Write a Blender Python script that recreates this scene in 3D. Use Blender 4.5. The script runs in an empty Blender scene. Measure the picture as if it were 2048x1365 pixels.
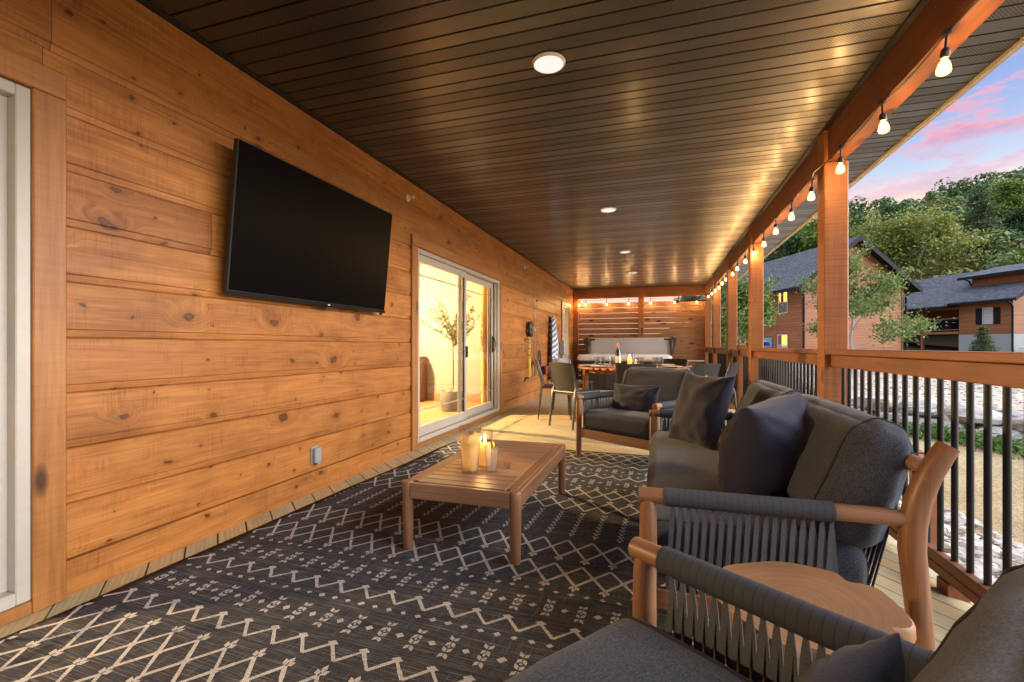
import bpy, math, random
from mathutils import Vector, Matrix, noise
PI = math.pi
R = math.radians
SC = bpy.context.scene
COL = SC.collection

# ---------------------------------------------------------------- camera
cd = bpy.data.cameras.new("camera"); cam = bpy.data.objects.new("camera", cd); COL.objects.link(cam)
cam.location = (0, 0, 1.02); cam.rotation_euler = (R(90), 0, R(17.52))
cd.sensor_width = 36.0; cd.lens = 16.26; cd.shift_y = 0.0051; cd.clip_start = 0.03; cd.clip_end = 2000
SC.camera = cam
# ---------------------------------------------------------------- exposure
SC.view_settings.view_transform = 'Standard'; SC.view_settings.look = 'None'
SC.view_settings.gamma = 1.0; SC.view_settings.exposure = 1.88
SC.render.engine = 'CYCLES'
cy = SC.cycles
cy.use_denoising = True
try: cy.denoiser = 'OPENIMAGEDENOISE'
except Exception: pass
cy.max_bounces = 8; cy.diffuse_bounces = 4; cy.glossy_bounces = 4; cy.transmission_bounces = 8; cy.transparent_max_bounces = 24
cy.sample_clamp_direct = 10.0; cy.sample_clamp_indirect = 6.0
cy.caustics_reflective = False; cy.caustics_refractive = False
# ---------------------------------------------------------------- sky
SKY_STRENGTH = 0.31
W = bpy.data.worlds.new("World"); SC.world = W; W.use_nodes = True
wn = W.node_tree
for n_ in list(wn.nodes): wn.nodes.remove(n_)
SUN_AZ, SUN_EL = R(93), R(7)          # azimuth from +Y towards +X
def build_sky():
    N, L = wn.nodes, wn.links
    out = N.new('ShaderNodeOutputWorld'); bg = N.new('ShaderNodeBackground')
    tc = N.new('ShaderNodeTexCoord'); sep = N.new('ShaderNodeSeparateXYZ'); L.new(tc.outputs['Generated'], sep.inputs[0])
    rp = N.new('ShaderNodeValToRGB'); L.new(sep.outputs[2], rp.inputs[0])
    els = rp.color_ramp.elements
    stops = [(0.0, (1.0, .68, .52)), (.225, (1.0, .68, .52)), (.246, (.84, .68, .64)), (.272, (.54, .60, .75)), (.33, (.35, .44, .72)), (.42, (.20, .30, .64)), (.56, (1.0, 1.2, 1.6)), (.75, (2.0, 2.2, 2.7)), (1.0, (2.2, 2.4, 2.9))]
    els[0].position, els[0].color = stops[0][0], stops[0][1] + (1,)
    els[1].position, els[1].color = stops[-1][0], stops[-1][1] + (1,)
    for p, c in stops[1:-1]:
        e = els.new(p); e.color = c + (1,)
    # physical dusk sky underneath
    st = N.new('ShaderNodeTexSky'); st.sky_type = 'NISHITA'; st.sun_disc = False
    st.sun_elevation = SUN_EL; st.sun_rotation = SUN_AZ
    stm = N.new('ShaderNodeMix'); stm.data_type = 'RGBA'; stm.blend_type = 'MULTIPLY'; stm.inputs[0].default_value = 1.0
    L.new(st.outputs[0], stm.inputs[6]); stm.inputs[7].default_value = (.10, .10, .10, 1)
    add = N.new('ShaderNodeMix'); add.data_type = 'RGBA'; add.blend_type = 'ADD'; add.inputs[0].default_value = .35
    L.new(rp.outputs[0], add.inputs[6]); L.new(stm.outputs[2], add.inputs[7])
    # clouds
    mp = N.new('ShaderNodeMapping'); mp.inputs['Scale'].default_value = (1.0, 1.0, 3.6); mp.inputs['Location'].default_value = (.9, .4, .35)
    L.new(tc.outputs['Generated'], mp.inputs[0])
    no = N.new('ShaderNodeTexNoise'); no.inputs['Scale'].default_value = 10.0; no.inputs['Detail'].default_value = 7; no.inputs['Roughness'].default_value = .62
    L.new(mp.outputs[0], no.inputs['Vector'])
    cr = N.new('ShaderNodeValToRGB'); L.new(no.outputs[0], cr.inputs[0])
    cr.color_ramp.elements[0].position = .45; cr.color_ramp.elements[0].color = (0, 0, 0, 1)
    cr.color_ramp.elements[1].position = .56; cr.color_ramp.elements[1].color = (1, 1, 1, 1)
    band = N.new('ShaderNodeValToRGB'); L.new(sep.outputs[2], band.inputs[0])
    be = band.color_ramp.elements
    be[0].position, be[0].color = .27, (.45, .45, .45, 1)
    be[1].position, be[1].color = .60, (0, 0, 0, 1)
    e = be.new(.30); e.color = (.35, .35, .35, 1)
    e = be.new(.315); e.color = (1, 1, 1, 1)
    e = be.new(.375); e.color = (1, 1, 1, 1)
    e = be.new(.405); e.color = (.05, .05, .05, 1)
    mul = N.new('ShaderNodeMath'); mul.operation = 'MULTIPLY'; L.new(cr.outputs[0], mul.inputs[0]); L.new(band.outputs[0], mul.inputs[1])
    ccol = N.new('ShaderNodeValToRGB'); L.new(no.outputs[0], ccol.inputs[0])
    ccol.color_ramp.elements[0].position = .50; ccol.color_ramp.elements[0].color = (.92, .42, .50, 1)
    ccol.color_ramp.elements[1].position = .70; ccol.color_ramp.elements[1].color = (.46, .34, .58, 1)
    mx = N.new('ShaderNodeMix'); mx.data_type = 'RGBA'
    L.new(mul.outputs[0], mx.inputs[0]); L.new(add.outputs[2], mx.inputs[6]); L.new(ccol.outputs[0], mx.inputs[7])
    L.new(mx.outputs[2], bg.inputs['Color']); bg.inputs['Strength'].default_value = SKY_STRENGTH
    L.new(bg.outputs[0], out.inputs[0])
build_sky()
# ---------------------------------------------------------------- low dusk glow (one broad sun)
sl = bpy.data.lights.new("dusk_sun", 'SUN'); so = bpy.data.objects.new("dusk_sun", sl); COL.objects.link(so)
sl.energy = 3.2; sl.angle = R(70); sl.color = (1.0, .975, .96)
sdir = Vector((math.sin(SUN_AZ) * math.cos(SUN_EL), math.cos(SUN_AZ) * math.cos(SUN_EL), math.sin(SUN_EL)))
so.rotation_euler = sdir.to_track_quat('Z', 'Y').to_euler(); so.location = (6, -6, 8)

# ================================================================ helpers
class MB:
    def __init__(s): s.v = []; s.f = []; s.m = []
    def add(s, vs, fs, mi=0):
        o = len(s.v); s.v += [tuple(p) for p in vs]
        s.f += [tuple(i + o for i in f) for f in fs]; s.m += [mi] * len(fs)
    def box(s, x0, x1, y0, y1, z0, z1, mi=0):
        s.add([(x0,y0,z0),(x1,y0,z0),(x1,y1,z0),(x0,y1,z0),(x0,y0,z1),(x1,y0,z1),(x1,y1,z1),(x0,y1,z1)],
              [(0,3,2,1),(4,5,6,7),(0,1,5,4),(1,2,6,5),(2,3,7,6),(3,0,4,7)], mi)
    def bbox(s, x0, x1, y0, y1, z0, z1, b=.004, mi=0):       # box with chamfered edges
        b = min(b, (x1-x0)*.45, (y1-y0)*.45, (z1-z0)*.45)
        vs = []; idx = {}
        X, Y, Z = (x0, x1), (y0, y1), (z0, z1)
        for i in (0, 1):
            for j in (0, 1):
                for k in (0, 1):
                    sx, sy, sz = (1 if i == 0 else -1), (1 if j == 0 else -1), (1 if k == 0 else -1)
                    for a in range(3):
                        p = [X[i] + sx*b, Y[j] + sy*b, Z[k] + sz*b]
                        p[a] = (X, Y, Z)[a][(i, j, k)[a]]
                        idx[i, j, k, a] = len(vs); vs.append(p)
        fs = []
        def q(*c): fs.append(tuple(idx[t] for t in c))
        for i in (0, 1):
            c = [(i,0,0,0),(i,1,0,0),(i,1,1,0),(i,0,1,0)]; q(*(c if i else c[::-1]))
            c = [(0,i,0,1),(0,i,1,1),(1,i,1,1),(1,i,0,1)]; q(*(c if i else c[::-1]))
            c = [(0,0,i,2),(1,0,i,2),(1,1,i,2),(0,1,i,2)]; q(*(c if i else c[::-1]))
        for i in (0, 1):
            for j in (0, 1):
                c = [(i,j,0,0),(i,j,1,0),(i,j,1,1),(i,j,0,1)]; q(*(c if (i ^ j) == 0 else c[::-1]))
                c = [(i,0,j,0),(i,1,j,0),(i,1,j,2),(i,0,j,2)]; q(*(c if (i ^ j) else c[::-1]))
                c = [(0,i,j,1),(1,i,j,1),(1,i,j,2),(0,i,j,2)]; q(*(c if (i ^ j) == 0 else c[::-1]))
        for i in (0, 1):
            for j in (0, 1):
                for k in (0, 1):
                    c = [(i,j,k,0),(i,j,k,1),(i,j,k,2)]; q(*(c if (i ^ j ^ k) else c[::-1]))
        s.add(vs, fs, mi)
    def tube(s, pts, rad, seg=10, mi=0, cap=True, flat=None):
        pts = [Vector(p) for p in pts]; n = len(pts)
        if not hasattr(rad, '__len__'): rad = [rad] * n
        vs = []; up = None
        for i, p in enumerate(pts):
            t = (pts[min(i+1, n-1)] - pts[max(i-1, 0)])
            t = t.normalized() if t.length > 1e-9 else Vector((0, 0, 1))
            if up is None:
                up = Vector((0, 0, 1)) if abs(t.z) < .9 else Vector((1, 0, 0))
            a = t.cross(up); a = a.normalized() if a.length > 1e-6 else t.orthogonal().normalized()
            b = a.cross(t).normalized(); up = b
            fx, fy = flat if flat else (1, 1)
            for k in range(seg):
                th = 2 * PI * k / seg
                vs.append(p + a * (math.cos(th) * rad[i] * fx) + b * (math.sin(th) * rad[i] * fy))
        fs = [(i*seg+k, i*seg+(k+1) % seg, (i+1)*seg+(k+1) % seg, (i+1)*seg+k) for i in range(n-1) for k in range(seg)]
        fs = [f[::-1] for f in fs]
        if cap:
            fs.append(tuple(range(seg))); fs.append(tuple((n-1)*seg + k for k in range(seg))[::-1])
        s.add(vs, fs, mi)
    def lathe(s, prof, c=(0, 0, 0), seg=24, mi=0, lobes=None):
        cx, cy_, cz = c; vs = []
        for r, z in prof:
            for k in range(seg):
                th = 2 * PI * k / seg; rr = r * (lobes(th, z) if lobes else 1)
                vs.append((cx + rr * math.cos(th), cy_ + rr * math.sin(th), cz + z))
        n = len(prof)
        fs = [(i*seg+k, i*seg+(k+1) % seg, (i+1)*seg+(k+1) % seg, (i+1)*seg+k) for i in range(n-1) for k in range(seg)]
        if prof[0][0] > 1e-6: fs.append(tuple(range(seg))[::-1])
        if prof[-1][0] > 1e-6: fs.append(tuple((n-1)*seg + k for k in range(seg)))
        s.add(vs, fs, mi)
    def prism(s, poly, axis, a0, a1, mi=0):                   # polygon extruded along axis 0/1/2
        n = len(poly)
        def mk(p, a):
            q = list(p); q.insert(axis, a); return q
        vs = [mk(p, a0) for p in poly] + [mk(p, a1) for p in poly]
        fs = [tuple(range(n))[::-1], tuple(range(n, 2*n))] + [(i, (i+1) % n, n+(i+1) % n, n+i) for i in range(n)]
        s.add(vs, fs, mi)
    def obox(s, c, ax, ay, az, mi=0):                          # oriented box: centre and three half vectors
        c = Vector(c); ax, ay, az = Vector(ax), Vector(ay), Vector(az)
        vs = [c + ax*i + ay*j + az*k for k in (-1, 1) for (i, j) in ((-1,-1),(1,-1),(1,1),(-1,1))]
        s.add(vs, [(0,3,2,1),(4,5,6,7),(0,1,5,4),(1,2,6,5),(2,3,7,6),(3,0,4,7)], mi)
    def bar(s, p, q, w, h, up=(0, 0, 1), mi=0):                # rectangular bar from p to q
        p, q = Vector(p), Vector(q); t = q - p; a = t.normalized().cross(Vector(up)).normalized(); b = a.cross(t.normalized())
        s.obox((p + q) / 2, a * (w/2), t / 2, b * (h/2), mi)
    def build(s, name, mats, parent=None, origin=None, smooth=False, fix=True):
        me = bpy.data.meshes.new(name)
        vs = s.v
        if origin is not None: vs = [(p[0]-origin[0], p[1]-origin[1], p[2]-origin[2]) for p in vs]
        me.from_pydata(vs, [], s.f); me.update()
        if not isinstance(mats, (list, tuple)): mats = [mats]
        for m in mats: me.materials.append(m)
        if len(mats) > 1: me.polygons.foreach_set('material_index', s.m)
        if fix:
            import bmesh
            bm = bmesh.new(); bm.from_mesh(me); bmesh.ops.recalc_face_normals(bm, faces=bm.faces); bm.to_mesh(me); bm.free()
        if smooth:
            me.polygons.foreach_set('use_smooth', [True] * len(me.polygons))
            if smooth != 'all':
                try: me.set_sharp_from_angle(angle=R(40))
                except Exception: pass
        o = bpy.data.objects.new(name, me); COL.objects.link(o)
        if parent is not None: o.parent = parent
        elif origin is not None: o.location = origin
        return o

def tag(o, label=None, cat=None, group=None, kind=None):
    if label: o['label'] = label
    if cat: o['category'] = cat
    if group: o['group'] = group
    if kind: o['kind'] = kind
    return o
def thing(name, label, cat, loc=(0, 0, 0), rz=0, group=None):
    o = bpy.data.objects.new(name, None); COL.objects.link(o); o.empty_display_size = .1
    o.location = loc; o.rotation_euler = (0, 0, rz)
    return tag(o, label, cat, group)
def copy_tree(o, parent=None):
    c = o.copy(); COL.objects.link(c); c.parent = parent
    for ch in list(o.children): copy_tree(ch, c)
    return c
def struct(name, mb, m, **k):
    o = mb.build(name, m, **k); o['kind'] = 'structure'; return o

# ================================================================ materials
class NT:
    def __init__(s, name):
        s.m = bpy.data.materials.new(name); s.m.use_nodes = True; s.t = s.m.node_tree
        s.b = s.t.nodes['Principled BSDF']; s.out = s.t.nodes['Material Output']
    def n(s, typ, i=None, o=0, **props):
        nd = s.t.nodes.new(typ)
        for k, v in props.items(): setattr(nd, k, v)
        for k, v in (i or {}).items(): s.set(nd, k, v)
        nd_out = nd.outputs[o] if o is not None else nd
        return nd_out
    def set(s, nd, k, v):
        sock = nd.inputs[k]
        if hasattr(v, 'is_linked') or hasattr(v, 'links'): s.t.links.new(v, sock)
        else:
            if hasattr(sock.default_value, '__len__') and hasattr(v, '__len__') and len(sock.default_value) == 4 and len(v) == 3: v = tuple(v) + (1,)
            sock.default_value = v
    def math(s, op, a, b=0.0, c=0.0): return s.n('ShaderNodeMath', {0: a, 1: b, 2: c}, operation=op)
    def mix(s, f, a, b, blend='MIX'):
        nd = s.n('ShaderNodeMix', {0: f, 6: a, 7: b}, o=None, data_type='RGBA', blend_type=blend); return nd.outputs[2]
    def ramp(s, f, stops, interp='LINEAR'):
        nd = s.n('ShaderNodeValToRGB', {0: f}, o=None); cr = nd.color_ramp; cr.interpolation = interp
        while len(cr.elements) < len(stops): cr.elements.new(.5)
        for e, (p, c) in zip(cr.elements, stops):
            e.position = p; e.color = (c if hasattr(c, '__len__') else (c, c, c)) + ((1,) if not hasattr(c, '__len__') or len(c) == 3 else ())
        return nd.outputs[0]
    def noise(s, vec, scale, detail=3, rough=.5, out=0, dist=0.0):
        return s.n('ShaderNodeTexNoise', {'Vector': vec, 'Scale': scale, 'Detail': detail, 'Roughness': rough, 'Distortion': dist}, o=out)
    def pos(s): return s.n('ShaderNodeNewGeometry', o=0)
    def obj(s): return s.n('ShaderNodeTexCoord', o=3)
    def xyz(s, v): nd = s.n('ShaderNodeSeparateXYZ', {0: v}, o=None); return nd.outputs
    def comb(s, x, y, z): return s.n('ShaderNodeCombineXYZ', {0: x, 1: y, 2: z})
    def scl(s, v, sc): return s.n('ShaderNodeVectorMath', {0: v, 1: sc}, operation='MULTIPLY')
    def dot(s, v, d): return s.n('ShaderNodeVectorMath', {0: v, 1: d}, o=1, operation='DOT_PRODUCT')
    def wn(s, v): return s.n('ShaderNodeTexWhiteNoise', {'W': v}, noise_dimensions='1D')
    def bump(s, h, strength=.3, dist=.01): 
        b = s.n('ShaderNodeBump', {'Height': h, 'Strength': strength, 'Distance': dist}); s.set(s.b, 'Normal', b); return b
    def end(s, col=None, rough=None, **k):
        if col is not None: s.set(s.b, 'Base Color', col)
        if rough is not None: s.set(s.b, 'Roughness', rough)
        for a, v in k.items(): s.set(s.b, a.replace('_', ' '), v)
        return s.m

def plain(name, col, rough=.5, metal=0.0, var=.06, scale=30, bump=0.0, spec=.5):
    t = NT(name); v = t.obj(); nz = t.noise(v, scale, 4)
    c1 = tuple(max(0, x * (1 - var)) for x in col); c2 = tuple(min(1, x * (1 + var)) for x in col)
    c = t.ramp(nz, [(.3, c1), (.7, c2)])
    if bump: t.bump(t.noise(v, scale * 4, 3), bump, .002)
    return t.end(c, rough, Metallic=metal, Specular_IOR_Level=spec)

def wood(name, c_dark, c_light, axis=1, rough=.5, fine=1.0, saw=0.0, world=False, knots=False, rings=6.0):
    t = NT(name); v = t.pos() if world else t.obj()
    rnd = t.n('ShaderNodeObjectInfo', o=5)
    s = [9.0, 9.0, 9.0]; s[axis] = .9
    off = t.comb(t.math('MULTIPLY', rnd, 31.0), t.math('MULTIPLY', rnd, 17.0), t.math('MULTIPLY', rnd, 23.0))
    vv = t.n('ShaderNodeVectorMath', {0: t.scl(v, tuple(s)), 1: off}, operation='ADD')
    g = t.noise(vv, rings * fine / 6, 4, .6, dist=.6)
    s2 = [70.0 * fine] * 3; s2[axis] = 3.0
    fg = t.noise(t.scl(v, tuple(s2)), 1.0, 3, .6)
    c = t.ramp(g, [(.3, c_dark), (.65, c_light)])
    c = t.mix(.48, c, t.ramp(fg, [(.25, tuple(x*.55 for x in c_dark)), (.75, c_light)]))
    big = t.noise(t.n('ShaderNodeVectorMath', {0: v, 1: off}, operation='ADD'), 1.6, 3)
    c = t.mix(.5, c, t.ramp(big, [(.3, (.62, .58, .55)), (.7, (1, 1, 1))]), 'MULTIPLY')
    if saw:
        s3 = [4.0] * 3; s3[axis] = 90.0
        sw = t.noise(t.scl(v, tuple(s3)), 1.0, 2)
        c = t.mix(saw, c, t.ramp(sw, [(.35, (.62, .6, .6)), (.6, (1, 1, 1))]), 'MULTIPLY')
    if knots:
        ks = [7.0, 7.0, 7.0]; ks[axis] = 2.6
        vo = t.n('ShaderNodeTexVoronoi', {'Vector': t.n('ShaderNodeVectorMath', {0: t.scl(v, tuple(ks)), 1: off}, operation='ADD'), 'Scale': 1.0}, o=None)
        sel = t.math('GREATER_THAN', t.xyz(vo.outputs[1])[0], .62)
        k = t.math('MULTIPLY', t.ramp(vo.outputs[0], [(.15, 1.0), (.24, 0.0)]), sel)
        c = t.mix(k, c, (.055, .02, .008))
    t.bump(fg, .12, .004)
    return t.end(c, rough)

M = {}
def pine_wall():
    t = NT('stained_pine_siding'); p = t.pos(); x, y, z = t.xyz(p)
    b = t.math('FLOOR', t.math('DIVIDE', t.math('SUBTRACT', z, .148 - .2267 * 4), .2267))
    rb = t.wn(t.math('MULTIPLY', b, 1.37))
    ys = t.math('DIVIDE', t.math('ADD', y, t.math('MULTIPLY', rb, 19.0)), 4.9)
    sg = t.math('FLOOR', ys); fr = t.math('FRACT', ys)
    rs = t.wn(t.math('ADD', t.math('MULTIPLY', b, 7.13), t.math('MULTIPLY', sg, 3.71)))
    o1 = t.math('MULTIPLY', rs, 61.0)
    zl = t.math('ADD', z, 0.0)
    kv = t.comb(t.math('ADD', t.math('MULTIPLY', y, 2.0), o1), t.math('MULTIPLY', z, 3.1), 0.0)
    kw = t.n('ShaderNodeVectorMath', {0: kv, 1: t.scl(t.noise(t.scl(kv, (4, 4, 4)), 1.0, 3, out=1), (.22, .20, 0))}, operation='ADD')
    vo = t.n('ShaderNodeTexVoronoi', {'Vector': kw, 'Scale': 1.0, 'Randomness': 1.0}, o=None, voronoi_dimensions='2D')
    vp = t.n('ShaderNodeTexVoronoi', {'Vector': t.scl(kw, (2.3, 2.0, 0)), 'Scale': 1.0, 'Randomness': 1.0}, o=None, voronoi_dimensions='2D')
    kc = t.xyz(vo.outputs[1]); pc = t.xyz(vp.outputs[1])
    d = t.math('DIVIDE', vo.outputs[0], t.math('MULTIPLY_ADD', t.math('POWER', kc[1], 1.5), .55, .26))
    d = t.math('ADD', d, t.math('MULTIPLY', t.math('LESS_THAN', kc[0], .50), 10.0))
    d2 = t.math('DIVIDE', vp.outputs[0], t.math('MULTIPLY_ADD', pc[1], .45, .25))
    d2 = t.math('ADD', d2, t.math('MULTIPLY', t.math('LESS_THAN', pc[0], .62), 10.0))
    bend = t.ramp(d, [(.08, 1.0), (.55, 0.0)], 'EASE')
    g = t.noise(t.comb(o1, t.math('MULTIPLY', y, .9), t.math('ADD', t.math('MULTIPLY', z, 13.0), t.math('MULTIPLY', bend, 1.6))), 1.5, 5, .6, dist=.9)
    fg = t.noise(t.comb(o1, t.math('MULTIPLY', y, 4.0), t.math('ADD', t.math('MULTIPLY', z, 110.0), t.math('MULTIPLY', bend, 9.0))), 1.0, 3, .6)
    sw = t.noise(t.comb(o1, t.math('MULTIPLY', y, 130.0), t.math('MULTIPLY', z, 7.0)), 1.0, 3, .6)
    sm = t.noise(t.comb(o1, t.math('MULTIPLY', y, 6.0), t.math('MULTIPLY', z, 9.0)), 1.0, 3, .6)
    pt = t.noise(t.comb(o1, t.math('MULTIPLY', y, 1.3), t.math('MULTIPLY', z, 2.4)), 1.0, 4, .6)
    c = t.ramp(g, [(.28, (.28, .094, .020)), (.5, (.405, .156, .036)), (.72, (.52, .226, .060))])
    c = t.mix(.42, c, t.ramp(fg, [(.3, (.20, .070, .018)), (.7, (.54, .25, .08))]))
    c = t.mix(t.math('MULTIPLY', t.ramp(sm, [(.45, 0.0), (.65, .55)]), 1.0), c, t.mix(1.0, c, t.ramp(sw, [(.38, (.55, .50, .46)), (.58, (1.04, 1.02, 1.0))]), 'MULTIPLY'))
    c = t.mix(.85, c, t.ramp(pt, [(.30, (.60, .55, .52)), (.50, (1, 1, 1)), (.75, (1.10, 1.08, 1.04))]), 'MULTIPLY')
    c = t.mix(1.0, c, t.ramp(rs, [(0, (.72, .66, .62)), (.5, (.96, .95, .94)), (1, (1.12, 1.10, 1.04))]), 'MULTIPLY')
    # knots
    halo = t.ramp(d, [(.10, 1.0), (.30, 0.0)])
    c = t.mix(t.math('MULTIPLY', halo, .55), c, (.17, .058, .016))
    ring = t.ramp(d, [(.085, 1.0), (.115, 0.0)])
    c = t.mix(t.math('MULTIPLY', ring, .85), c, (.040, .013, .005))
    core = t.ramp(d, [(.06, 1.0), (.085, 0.0)])
    c = t.mix(t.math('MULTIPLY', core, .9), c, t.ramp(t.noise(p, 90, 2), [(.3, (.095, .030, .010)), (.7, (.16, .055, .018))]))
    pin = t.ramp(d2, [(.07, 1.0), (.13, 0.0)]); c = t.mix(t.math('MULTIPLY', t.ramp(d2, [(.1, .4), (.35, 0.0)]), 1.0), c, (.18, .06, .016)); c = t.mix(t.math('MULTIPLY', pin, .85), c, (.055, .018, .007))
    # butt joints
    j = t.math('LESS_THAN', fr, .0006)
    c = t.mix(t.math('MULTIPLY', j, .85), c, (.04, .015, .006))
    t.bump(t.math('ADD', fg, t.math('MULTIPLY', sw, .6)), .10, .003)
    return t.end(c, t.ramp(g, [(.3, .5), (.7, .38)]), Specular_IOR_Level=.35)
M['pine'] = pine_wall()
M['pine_trim'] = wood('stained_pine_trim', (.30, .108, .025), (.50, .222, .060), axis=2, rough=.45, saw=.25, knots=True)
M['pine_trim_h'] = wood('stained_pine_trim_level', (.30, .108, .025), (.50, .222, .060), axis=1, rough=.45, saw=.25, knots=True)
M['cedar_post'] = wood('stained_cedar_post', (.27, .085, .020), (.42, .155, .040), axis=2, rough=.55, saw=.6, knots=True)
M['cedar_beam'] = wood('stained_cedar_beam', (.165, .050, .014), (.31, .104, .027), axis=1, rough=.55, saw=.3, knots=True)
M['cedar_beam_x'] = wood('stained_cedar_cross_beam', (.20, .062, .018), (.36, .125, .034), axis=0, rough=.55, saw=.3, knots=True)
M['cedar_rail'] = wood('stained_cedar_rail', (.185, .057, .013), (.32, .110, .027), axis=1, rough=.5, fine=.7)
M['slat_wood'] = wood('cedar_slat', (.22, .095, .036), (.38, .18, .075), axis=0, rough=.6, saw=.3, knots=True)
M['teak'] = wood('oiled_hardwood', (.20, .090, .042), (.37, .19, .098), axis=1, rough=.42, fine=1.6)
M['teak_z'] = wood('oiled_hardwood_upright', (.20, .090, .042), (.37, .19, .098), axis=2, rough=.42, fine=1.6)
M['teak_x'] = wood('oiled_hardwood_cross', (.235, .122, .066), (.42, .245, .145), axis=0, rough=.36, fine=1.6)
M['acacia_x'] = wood('dining_table_wood', (.28, .10, .03), (.45, .19, .06), axis=0, rough=.45)
M['acacia_z'] = wood('dining_table_leg_wood', (.28, .10, .03), (.45, .19, .06), axis=2, rough=.45)

def deck_mat():
    t = NT('treated_deck_boards'); p = t.pos()
    U = (.766, -.643, 0); V = (.643, .766, 0)
    u = t.dot(p, U); v = t.dot(p, V)
    b = t.math('FLOOR', t.math('DIVIDE', v, .1365)); rb = t.wn(b)
    o = t.math('MULTIPLY', rb, 47.0)
    g = t.noise(t.comb(t.math('MULTIPLY', u, 1.1), t.math('MULTIPLY', v, 16.0), o), 1.3, 4, .6, dist=1.6)
    rg = t.n('ShaderNodeTexWave', {'Vector': t.comb(t.math('MULTIPLY', u, .5), t.math('MULTIPLY', v, 9.0), o), 'Scale': 1.6, 'Distortion': 7.0, 'Detail': 2.0, 'Detail Scale': .6}, bands_direction='Y')
    base = t.ramp(rb, [(0, (.60, .46, .27)), (.3, (.50, .46, .31)), (.6, (.64, .49, .29)), (1, (.45, .45, .33))])
    c = t.mix(.6, base, t.ramp(g, [(.3, (.70, .66, .55)), (.7, (1.1, 1.08, 1.0))]), 'MULTIPLY')
    c = t.mix(.30, c, t.ramp(rg, [(.35, (1, 1, 1)), (.85, (.60, .55, .42))]), 'MULTIPLY')
    pn = t.noise(p, 2.5, 3)
    c = t.mix(.5, c, t.ramp(pn, [(.35, (.82, .86, .80)), (.65, (1.05, 1.02, 1.0))]), 'MULTIPLY')
    t.bump(g, .12, .003)
    return t.end(c, .62)
M['deck'] = deck_mat()

def soffit_mat(name, base, perf=False):
    t = NT(name); p = t.pos(); x, y, z = t.xyz(p)
    n = t.noise(t.comb(t.math('MULTIPLY', x, .6), t.math('MULTIPLY', y, 3.0), 0.0), 1.0, 2)
    c = t.ramp(n, [(.3, tuple(a*.9 for a in base)), (.7, tuple(a*1.1 for a in base))]); t.set(t.b, 'Metallic', .25); t.set(t.b, 'Coat Weight', .5); t.set(t.b, 'Coat Roughness', .22)
    if perf:
        k = 2 * PI / .0115
        a = t.math('SINE', t.math('MULTIPLY', t.math('ADD', x, y), k * .7)); b = t.math('SINE', t.math('MULTIPLY', t.math('SUBTRACT', x, y), k * .7))
        d = t.math('MULTIPLY', t.math('ADD', a, 1.0), t.math('ADD', b, 1.0))
        h = t.ramp(t.math('DIVIDE', d, 4.0), [(.35, 0.0), (.60, 1.0)])
        c = t.mix(h, c, (.004, .003, .003))
        t.bump(h, -.6, .003)
        return t.end(c, t.math('MULTIPLY_ADD', h, .4, .42), Specular_IOR_Level=.5)
    fine = t.noise(t.comb(t.math('MULTIPLY', x, 3.0), t.math('MULTIPLY', y, 14.0), 0.0), 1.0, 2)
    t.bump(fine, .08, .004)
    return t.end(c, .36, Specular_IOR_Level=.7)
M['soffit'] = soffit_mat('bronze_soffit', (.040, .035, .032))
M['soffit_perf'] = soffit_mat('bronze_soffit_vented', (.047, .042, .038), True)
M['soffit_groove'] = plain('soffit_groove', (.012, .009, .008), .5)
M['fascia'] = plain('taupe_fascia', (.42, .40, .36), .45)
M['shingle_own'] = plain('own_roof_shingle', (.05, .05, .055), .9)
M['vinyl'] = plain('almond_vinyl', (.44, .41, .36), .38, var=.03)
M['vinyl_dark'] = plain('vinyl_track', (.30, .28, .24), .45)  # darker vinyl tone for the grille bars
M['black_metal'] = plain('black_powdercoat', (.016, .016, .017), .42, spec=.3)
M['black_plastic'] = plain('black_plastic', (.013, .013, .014), .5)
M['white_plastic'] = plain('white_plastic', (.72, .70, .67), .4)
M['steel_box'] = plain('grey_enclosure', (.30, .32, .33), .5)
M['chrome'] = plain('chrome', (.6, .6, .6), .18, 1.0)
M['brass'] = plain('brass', (.5, .33, .12), .3, 1.0)

def thin_glass(name, tint=(1, 1, 1), refl=1.0, rough=.0):
    t = NT(name); t.t.nodes.remove(t.b)
    tr = t.n('ShaderNodeBsdfTransparent', {'Color': tint}); gl = t.n('ShaderNodeBsdfGlossy', {'Roughness': rough})
    fr = t.n('ShaderNodeFresnel', {'IOR': 1.45}); f = t.math('MULTIPLY', t.math('MULTIPLY', fr, refl), t.math('SUBTRACT', 1.0, t.n('ShaderNodeNewGeometry', o=6)))
    mx = t.n('ShaderNodeMixShader', {0: f, 1: tr, 2: gl}); t.t.links.new(mx, t.out.inputs[0]); return t.m
M['pane'] = thin_glass('window_pane', (.95, .96, .95), 1.5)
M['glass'] = thin_glass('clear_drink_glass', (.95, .95, .95), 2.0)
M['tumbler'] = thin_glass('clear_tumbler_glass', (.80, .82, .84), 2.6)
def emit(name, col, s):
    t = NT(name); t.t.nodes.remove(t.b); e = t.n('ShaderNodeEmission', {'Color': col, 'Strength': s}); t.t.links.new(e, t.out.inputs[0]); return t.m
def lit_glass(name, col, s, tr=.45):
    t = NT(name); t.t.nodes.remove(t.b); e = t.n('ShaderNodeEmission', {'Color': col, 'Strength': s}); a = t.n('ShaderNodeBsdfTransparent')
    mx = t.n('ShaderNodeMixShader', {0: tr, 1: e, 2: a}); t.t.links.new(mx, t.out.inputs[0]); return t.m
M['filament'] = emit('glowing_filament', (1, .56, .20), 800.0)
M['bulb_shell'] = lit_glass('glowing_bulb_glass', (1, .58, .17), 1.5, .32)
M['flame'] = emit('candle_flame', (1, .62, .22), 40.0)
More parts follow.
